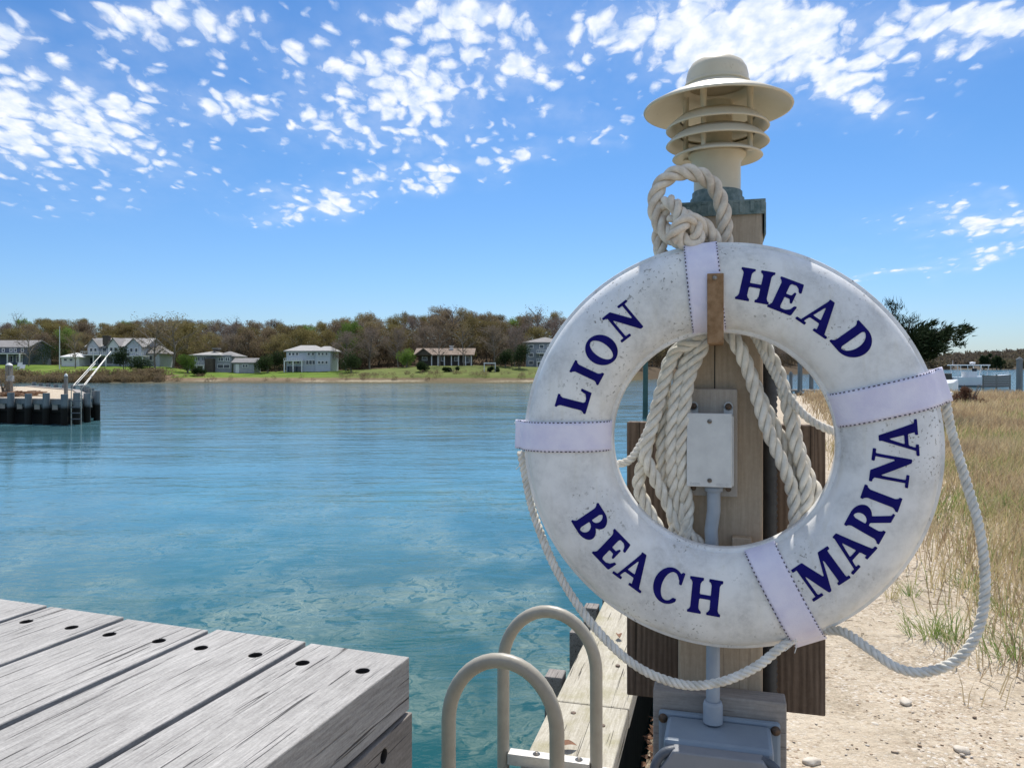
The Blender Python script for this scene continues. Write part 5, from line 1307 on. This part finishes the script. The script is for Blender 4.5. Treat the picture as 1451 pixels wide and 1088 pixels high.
# ------------------------------------------------------------------ bulkheaded spit on the left
def timber_tone():
    m, t, b = mat('tidal_timber', (.3,.3,.3), .85, 0, .2)
    geo = N(t, 'ShaderNodeNewGeometry'); sp = N(t, 'ShaderNodeSeparateXYZ', {0: geo.outputs['Position']})
    z = M(t, 'ADD', sp.outputs[2], M(t, 'MULTIPLY', M(t, 'SUBTRACT', noi(t, geo.outputs['Position'], 1.5, 3), .5), .25))
    n = noi(t, vec(t, (5, 5, .6)), 1.0, 4)
    dry = ramp(t, n, [(.3, (.12,.14,.15)), (.7, (.22,.23,.23))])
    link(t, mixc(t, N(t, 'ShaderNodeMapRange', {0: z, 1: .80, 2: 1.0, 3: 0.0, 4: 1.0}).outputs[0], (.014,.013,.010), dry), b); return m
MT['tidal'] = timber_tone()
def build_spit():
    t = thing('timber_seawall', 'piled timber seawall round the sandy spit across the water', 'seawall', (pxx(60, 41), 41, 0))
    # near face runs left to right, slightly receding, then turns away
    A = Vector((pxx(-180, 44), 44)); B = Vector((pxx(99, 39.5), 39.5)); C = Vector((pxx(121, 42), 42.5)); Dp = Vector((pxx(110, 55), 55)); E = Vector((pxx(42, 66), 66)); G = Vector((-60, 68)); G2 = Vector((-60, 46))
    ring_ = [A, B, C, Dp, E, G, G2]
    for i in range(4):
        p, q = ring_[i], ring_[i+1]; d = (q-p).normalized(); nn_ = Vector((d.y, -d.x))
        if nn_.y > 0 and i == 0: nn_ = -nn_
        def slab(off0, off1, z0, z1, nm, m):
            mb = MB(); c_ = [p+nn_*off0, q+nn_*off0, q+nn_*off1, p+nn_*off1]
            mb.add([(*v, z0) for v in c_]+[(*v, z1) for v in c_], [(0,3,2,1),(4,5,6,7),(0,1,5,4),(1,2,6,5),(2,3,7,6),(3,0,4,7)])
            o = part(nm, mb, m, t); 
            bmx = bmesh.new(); bmx.from_mesh(o.data); bmesh.ops.recalc_face_normals(bmx, faces=bmx.faces); bmx.to_mesh(o.data); bmx.free()
        slab(-.06, 0, -2, 1.18, 'sheeting', MT['tidal']); slab(.004, .14, 1.02, 1.22, 'wale', MT['tidal']); slab(.004, .14, .62, .74, 'wale', MT['tidal'])
        slab(-.32, .10, 1.225, 1.30, 'cap', MT['greyboard'])
        L = (q-p).length; n = max(1, round(L/1.13))
        n = max(1, int(L/1.15))
        # posts, each one separate
        if i > 1: n = max(1, n//2)
        for k in range(n+1):
            w = p.lerp(q, k/n)+nn_*.32
            zt = 1.58+.05*math.sin(k*3.1+i)
            mb = MB(); mb.tube([(w.x, w.y, -2), (w.x, w.y, zt)], .165, 12); part('piling', mb, MT['tidal'], t)
        m_ = n*2
        for k in range(m_):
            if i > 1: break
            w = p.lerp(q, (k+.5)/m_)+nn_*.06; mb = MB(); mb.box(w.x-.14, w.x+.14, w.y-.03, w.y+.03, .742, 1.018); part('plank', mb, MT['greyboardv'], t)
    # sandy top
    mb = MB(); pts = [v for v in ring_]; 
    cx = sum(v.x for v in pts)/len(pts); cy = sum(v.y for v in pts)/len(pts)
    vs = [(v.x, v.y, 1.222) for v in pts]+[(cx+(v.x-cx)*.6, cy+(v.y-cy)*.6, 1.34) for v in pts]+[(cx, cy, 1.4)]
    n = len(pts); mb.add(vs, [(i, (i+1) % n, (i+1) % n+n, i+n) for i in range(n)]+[(i+n, (i+1) % n+n, 2*n) for i in range(n)], True)
    o = solo('spit_ground', mb, MT['sand'], None, None, (0, 0, 0), kind='structure')
    bmx = bmesh.new(); bmx.from_mesh(o.data); bmesh.ops.recalc_face_normals(bmx, faces=bmx.faces)
    bmx.to_mesh(o.data); bmx.free()
    # ladder on it
    lt = thing('seawall_ladder', 'pale arched ladder on the distant seawall', 'ladder', (pxx(104, 39.5), 39.4, 1.3))
    for dx in (0, .5):
        x0 = pxx(101, 39)+dx; pts = [(x0, 39.0, -.2), (x0, 39.0, 1.75)]+[(x0+.02*k, 39.0+.28-.28*math.cos(math.pi*k/10), 1.75+.28*math.sin(math.pi*k/10)) for k in range(1, 10)]+[(x0+.2, 39.56, 1.75), (x0+.2, 39.56, 1.3)]
        mb = MB(); mb.tube(pts, .022, 8); part('hand_rail', mb, MT['ladder'], lt)
    for z in (.3, .6, .9, 1.2): mb = MB(); mb.box(pxx(101, 39), pxx(101, 39)+.5, 38.97, 39.03, z, z+.04); part('rung', mb, MT['latch'], lt)
    # posts with boxes
    def service(px, Y, top, boxm, lab, w=.14):
        x = pxx(px, Y); s_ = thing('service_post', lab, 'post', (x, Y, 1.25), group='posts standing on the spit')
        mb = MB(); mb.box(x-w, x+w, Y-w, Y+w, 1.0, pzz(top, Y)); part('post_shaft', mb, MT['piling'], s_)
        mb = MB(); mb.lathe([(w*1.3, 0), (w*1.1, .06), (w*.6, .12), (0, .15)], (x, Y, pzz(top, Y)+.002), 12); part('lamp_cap', mb, MT['white'], s_)
        if boxm:
            mb = MB(); mb.box(x+w*.3, x+w*.3+.34, Y-w-.2, Y-w-.005, pzz(540, Y), pzz(532, Y)); part('meter_box', mb, MT['boxgrey'], s_)
    service(13, 44, 518, True, 'thick dark post with white cap and grey meter box on the spit', .14)
    service(93.5, 41, 533, False, 'short post with pale sign face near the seawall ladder', .07)
    # boarding gangway rails held up over the spit's corner
    g = thing('raised_gangway', 'raised pale metal gangway rails slanting up from the seawall corner', 'gangway', (pxx(108, 43), 43, 1.3))
    for (xa, ya, xb, yb, Y0, Y1) in ((104, 546, 143, 503, 42, 46), (107, 546, 135, 515, 42.4, 46.4), (119, 545, 157, 498, 43, 47), (121, 545, 150, 508, 43.4, 47.4)):
        mb = MB(); mb.tube([wp(xa, ya, Y0), wp(xb, yb, Y1)], .022, 6); part('rail', mb, MT['ladderflat'], g)
    mb = MB()
    for (a_, b_) in (((104, 546, 42), (119, 545, 43)), ((123, 525, 44), (138, 522, 45))): mb.tube([wp(*a_[:2], a_[2]), wp(*b_[:2], b_[2])], .025, 6)
    part('cross_tie', mb, MT['white'], g)
    # brush and drift wood
    bush(3, 43.5, 2.2, 1.6, MT['brush'], 'leafless brown brush at the left end of the spit', base_y=1.25, n=1600, size=.03, blobs=8)
    mb = MB(); rg = random.Random(3)
    for _ in range(120):
        x = pxx(rg.uniform(4, 42), 43.5); y = 43.5+rg.uniform(-1, 1); a = rg.gauss(0, .5); L = rg.uniform(.3, .9); z = 1.32+rg.random()*.22
        mb.tube([(x, y, z), (x+L*math.cos(a), y+L*math.sin(a), z+rg.uniform(-.08, .08))], .03, 5)
    solo('driftwood_pile', mb, mottled('reddish_wood', (.30,.17,.10), (.20,.12,.07), 4, .9), 'heap of reddish brown sticks on the spit', 'wood pile', (pxx(22, 43.5), 43.5, 1.3))
build_spit()

# ------------------------------------------------------------------ pier piles, boat, cedar and far hills on the right
def free_piles():
    k = 0
    labs = ['dark green round pile seen through the left of the ring', 'first thin pier pile seen through the right of the ring', 'second pier pile seen through the right of the ring', 'tall dark pier pile seen through the right of the ring', 'grey pier pile nearest the ring\'s inner right edge', 'dark mooring pile at the right edge of the picture']
    for (px, top, Y, r), lb in zip(((914, 500, 46, .16), (1100, 528, 62, .14), (1120, 530, 62, .14), (1133, 513, 60, .19), (1149, 528, 62, .18), (1444, 510, 62, .24)), labs):
        x = pxx(px, Y); mb = MB(); mb.tube([(x, Y, -2), (x+.04, Y, pzz(top, Y))], [r*1.05, r*.9], 12)
        mb.lathe([(r*1.05, 0), (r*1.0, .1), (0, .28)], (x+.04, Y, pzz(top, Y)-.02), 12)
        solo('mooring_pile', mb, MT['tidal'] if k else mottled('green_pile', (.04,.09,.08), (.07,.13,.11), 2, .8), lb, 'pile', (x, Y, 0)); k += 1
    t = thing('finger_pier', 'low plank finger pier behind the ring on the right', 'pier', (pxx(1130, 61), 61, .9))
    mb = MB(); mb.box(pxx(1085, 61), pxx(1200, 61), 60.4, 61.6, .98, 1.12); part('deck', mb, MT['greyboard'], t)
    for px in (1090, 1125, 1160, 1195): mb = MB(); mb.tube([(pxx(px, 61), 60.5, -2), (pxx(px, 61), 60.5, .975)], .12, 8); part('leg', mb, MT['tidal'], t)
    # dark slatted screen / dock box row on the right
    t = thing('dock_screen', 'grey horizontal board screen right of the white boat', 'fence', (pxx(1413, 100), 100, .4))
    for k in range(5):
        mb = MB(); z0 = .25+k*.30; mb.box(pxx(1394, 100), pxx(1432, 100), 100, 100.06, z0, z0+.28); part('board', mb, MT['plankside'], t)
    for px in (1394, 1413, 1432): mb = MB(); mb.box(pxx(px, 100)-.08, pxx(px, 100)+.08, 100.065, 100.2, -1.5, pzz(531, 100)); part('post_shaft', mb, MT['piling'], t)
free_piles()
def build_boat():
    Y = 110; t = thing('motor_boat', 'white centre console motor boat with hard top moored behind the marsh', 'boat', (pxx(1378, Y), Y, 0))
    X = lambda px: pxx(px, Y)
    # hull lofted along x
    x0, x1 = X(1346), X(1432); st = []
    for i in range(13):
        u = i/12; x = x0+(x1-x0)*u; w = 1.25*(1-max(0, (u-.45)/.55)**2.2)+.02; sheer = 1.35+.45*u*u; st.append((x, w, sheer))
    mb = MB(); vs = []
    for x, w, s_ in st: vs += [(x, Y-w*.25, -.2), (x, Y-w*.85, .25), (x, Y-w, s_), (x, Y+w, s_), (x, Y+w*.85, .25), (x, Y+w*.25, -.2)]
    fs = [(i*6+j, i*6+(j+1) % 6, (i+1)*6+(j+1) % 6, (i+1)*6+j) for i in range(12) for j in range(6)]+[(5,4,3,2,1,0)]
    mb.add(vs, fs); o = part('hull', mb, MT['boatwhite'], t)
    bmx = bmesh.new(); bmx.from_mesh(o.data); bmesh.ops.recalc_face_normals(bmx, faces=bmx.faces); bmx.to_mesh(o.data); bmx.free()
    mb = MB(); mb.box(X(1366), X(1382), Y-.5, Y+.5, 1.3, 2.2); part('console', mb, MT['boatwhite'], t, bevel=.08)
    mb = MB(); mb.box(X(1380), X(1381.5), Y-.48, Y+.48, 2.205, 2.6); part('windscreen', mb, MT['glass'], t)
    zt = pzz(518, Y)
    mb = MB(); mb.box(X(1347), X(1398), Y-.95, Y+.95, zt-.02, zt+.13); part('hard_top', mb, MT['boatwhite'], t, bevel=.05)
    for px, dx in ((1352, 1), (1366, 2), (1384, 3), (1396, -4)):
        for d in (-.85, .85): mb = MB(); mb.tube([(X(px+dx), Y+d, 1.3), (X(px), Y+d, zt-.021)], .045, 6); part('top_strut', mb, MT['boatwhite'], t)
    mb = MB(); mb.lathe([(.0, 0), (.32, 0), (.36, .1), (.34, .25), (.0, .3)], (X(1378), Y, zt+.25), 20); part('radar', mb, MT['boatwhite'], t)
    mb = MB(); mb.tube([(X(1378), Y, zt+.131), (X(1378), Y, zt+.249)], .06, 8); part('radar_mast', mb, MT['boatwhite'], t)
    mb = MB(); mb.tube([(X(1353), Y+.5, zt+.131), (X(1353), Y+.5, zt+.75)], .02, 5); part('antenna', mb, MT['boatwhite'], t)
    for d in (-.45, .45): mb = MB(); mb.box(x0-.7, x0-.05, Y+d-.22, Y+d+.22, .4, 1.9); part('outboard_motor', mb, MT['walldark'], t, bevel=.08)
    mb = MB(); pts = [(X(1398), Y-1.1, 1.25)]; 
    mb.tube([(X(1392), Y-1.05, 1.85), (X(1410), Y-.8, 1.95), (X(1428), Y-.2, 2.05)], .03, 6); 
    for px, w in ((1393, 1.05), (1404, .9), (1416, .6), (1427, .25)): mb.tube([(X(px), Y-w, 1.15), (X(px), Y-w, 1.95)], .025, 5)
    part('bow_rail', mb, MT['boatwhite'], t)
    # a second boat partly behind the cedar
    Y = 58; x = pxx(1312, Y); t2 = thing('covered_boat', 'white boat bow showing between the ring and the cedar', 'boat', (x, Y, 0)); mb = MB(); vs = []
    for i in range(9):
        u = i/8; xx = x-2.2+4.6*u; w = 1.0*(1-max(0, (u-.4)/.6)**2)+.03; s_ = 1.3+.5*u
        vs += [(xx, Y-w*.3, -.2), (xx, Y-w, s_), (xx, Y, s_+.45*(1-u*.6)), (xx, Y+w, s_), (xx, Y+w*.3, -.2)]
    mb.add(vs, [(i*5+j, i*5+(j+1) % 5, (i+1)*5+(j+1) % 5, (i+1)*5+j) for i in range(8) for j in range(5)]+[(4,3,2,1,0)]); o = part('hull', mb, MT['boatwhite'], t2)
    bmx = bmesh.new(); bmx.from_mesh(o.data); bmesh.ops.recalc_face_normals(bmx, faces=bmx.faces); bmx.to_mesh(o.data); bmx.free()
    mb = MB(); mb.box(x-1.9, x-.6, Y-.5, Y+.5, 1.7, 2.75); part('cabin', mb, MT['boatwhite'], t2, bevel=.1)
build_boat()
def build_cedar():
    Y = 19.0; x = pxx(1285, Y); z = sand_z(x, Y); rg = random.Random(8)
    t = thing('cedar_tree', 'windswept dark green cedar leaning right behind the ring', 'tree', (x, Y, z))
    tb = MB(); tb.tube([(x-.2, Y, z-.2), (x-.1, Y, z+.5), (x+.0, Y, z+1.1), (x-.1, Y, z+1.7), (x-.45, Y, z+2.4)], [.12, .10, .08, .05, .02], 9)
    cb = MB()
    def limb(p, q, n, rad):
        tb.tube([p, (p+q)/2+Vector((0, 0, .04)), q], [.04, .025, .01], 6)
        for k in range(n):
            u = .25+.75*k/(n-1); c = p.lerp(q, u)+Vector((rg.gauss(0, .05), rg.gauss(0, .12), rg.gauss(0, .05)))
            d = (q-p).normalized()
            for _ in range(70):
                o_ = Vector((rg.gauss(0, 1), rg.gauss(0, 1.2), rg.gauss(0, .8)))*rad*(1.1-.6*u)*.55
                s0 = c+o_; dd = (d+Vector((rg.gauss(0, .5), rg.gauss(0, .5), rg.gauss(.25, .45)))).normalized(); e = dd.orthogonal().normalized()
                s_ = rg.uniform(.012, .022); cb.add([s0-e*s_, s0+e*s_, s0+dd*s_*rg.uniform(5, 9)], [(0,1,2)])
    def P(px, py, dy=0): return wp(px, py, Y+dy)
    hub = P(1280, 500)
    for (qx, qy, n, rad, dy) in ((1262, 434, 9, .26, 0), (1270, 452, 9, .30, .3), (1290, 456, 8, .24, -.3), (1308, 466, 8, .26, .2), (1318, 462, 8, .20, 0), (1340, 466, 9, .24, -.2), (1372, 464, 13, .20, 0), (1352, 480, 10, .24, .3), (1335, 492, 9, .22, -.3), (1322, 505, 8, .20, 0), (1300, 490, 8, .34, .2), (1300, 505, 7, .28, -.2), (1250, 470, 8, .34, 0), (1235, 490, 7, .30, 0), (1280, 475, 8, .34, .1), (1320, 482, 8, .30, .1), (1245, 445, 7, .24, 0)):
        limb(hub+Vector((0, 0, rg.uniform(-.1, .15))), P(qx, qy, dy), n, rad)
    for (px, py) in ((1275, 470), (1295, 485), (1310, 490), (1265, 490), (1325, 480), (1285, 500), (1305, 500)):
        tri_cloud(cb, P(px, py), .20, 260, .022, .9, 5, rg)
    part('trunk', tb, MT['bark'], t); part('crown', cb, MT['dark'], t)
    # brown bush by the boat
    Yb = 30; xb = pxx(1372, Yb); zb = sand_z(xb, Yb); t = thing('brown_bush', 'twiggy reddish brown bush in the marsh grass below the boat', 'bush', (xb, Yb, zb)); mb = MB()
    for (px, py, r_) in ((1360, 566, .28), (1374, 570, .32), (1390, 574, .26), (1367, 555, .20), (1352, 574, .3)): tri_cloud(mb, wp(px, py, Yb), r_, 420, .03, .9, 5, rg)
    part('twigs', mb, leaf_mat('rusty_twigs', [(.09,.045,.035), (.16,.09,.06)]), t)
    tb = MB()
    for k in range(9): tb.tube([(xb, Yb, zb-.1), (xb+rg.uniform(-.5, .5), Yb+rg.uniform(-.3, .3), zb+rg.uniform(.4, .95))], [.03, .008], 5)
    part('stem', tb, MT['bark'], t)
build_cedar()
def build_hills():
    # ridge
    mb = MB(); xs = [-60+25*i for i in range(60)]; vs = []; nx = len(xs)
    for j, Y in enumerate((560, 575, 600, 640, 700, 800)):
        for X in xs:
            px = CX+X/600*F
            top = 11+4*hn(X, 0, .008, 61)+2*hn(X, 0, .03, 62); vs.append((X, Y, (-1, 1.0, 3, top*.55, top, top*.7)[j]))
    mb.add(vs, [(j*nx+i, j*nx+i+1, (j+1)*nx+i+1, (j+1)*nx+i) for j in range(5) for i in range(nx-1)], True)
    solo('far_hills', mb, mottled('hill_ground', (.05,.042,.03), (.08,.065,.045), .05, .95), None, None, (0, 0, 0), kind='structure')
    mb = MB(); rg = random.Random(12)
    for _ in range(1300):
        X = rg.uniform(40, 900); Y = rg.uniform(572, 705); u = (Y-600)/100
        top = 11+4*hn(X, 0, .008, 61)+2*hn(X, 0, .03, 62); z = top*max(.15, min(1, .3+.7*u))
        tri_cloud(mb, Vector((X, Y, z+2.2)), rg.uniform(3, 4.6), 110, 1.2, .95, 1.6, rg)
    solo('far_woodland', mb, leaf_mat('distant_wood', [(.10,.085,.07), (.15,.12,.09), (.17,.16,.08)], .03), 'low wooded hills on the horizon beyond the marsh', 'woodland', (0, 0, 0), kind='stuff')
    for px, hh in ((1394, 9), (1400, 11), (1412, 9), (1418, 8)):
        X = pxx(px, 565); mb = MB(); 
        for k in range(5): tri_cloud(mb, Vector((X+rg.uniform(-2, 2), 565, 1.5+hh*(.2+.15*k))), 3.2-.4*k, 160, .6, .9, 1.6, rg)
        t = thing('evergreen_tree', 'dark evergreen in a small group on the distant shore above the boat', 'tree', (X, 565, 1), group='distant evergreens on the horizon shore'); part('crown', mb, MT['dark'], t)
        tb = MB(); tb.tube([(X, 565, 0), (X, 565, hh*.8)], [.4, .1], 6); part('trunk', tb, MT['bark'], t)
build_hills()
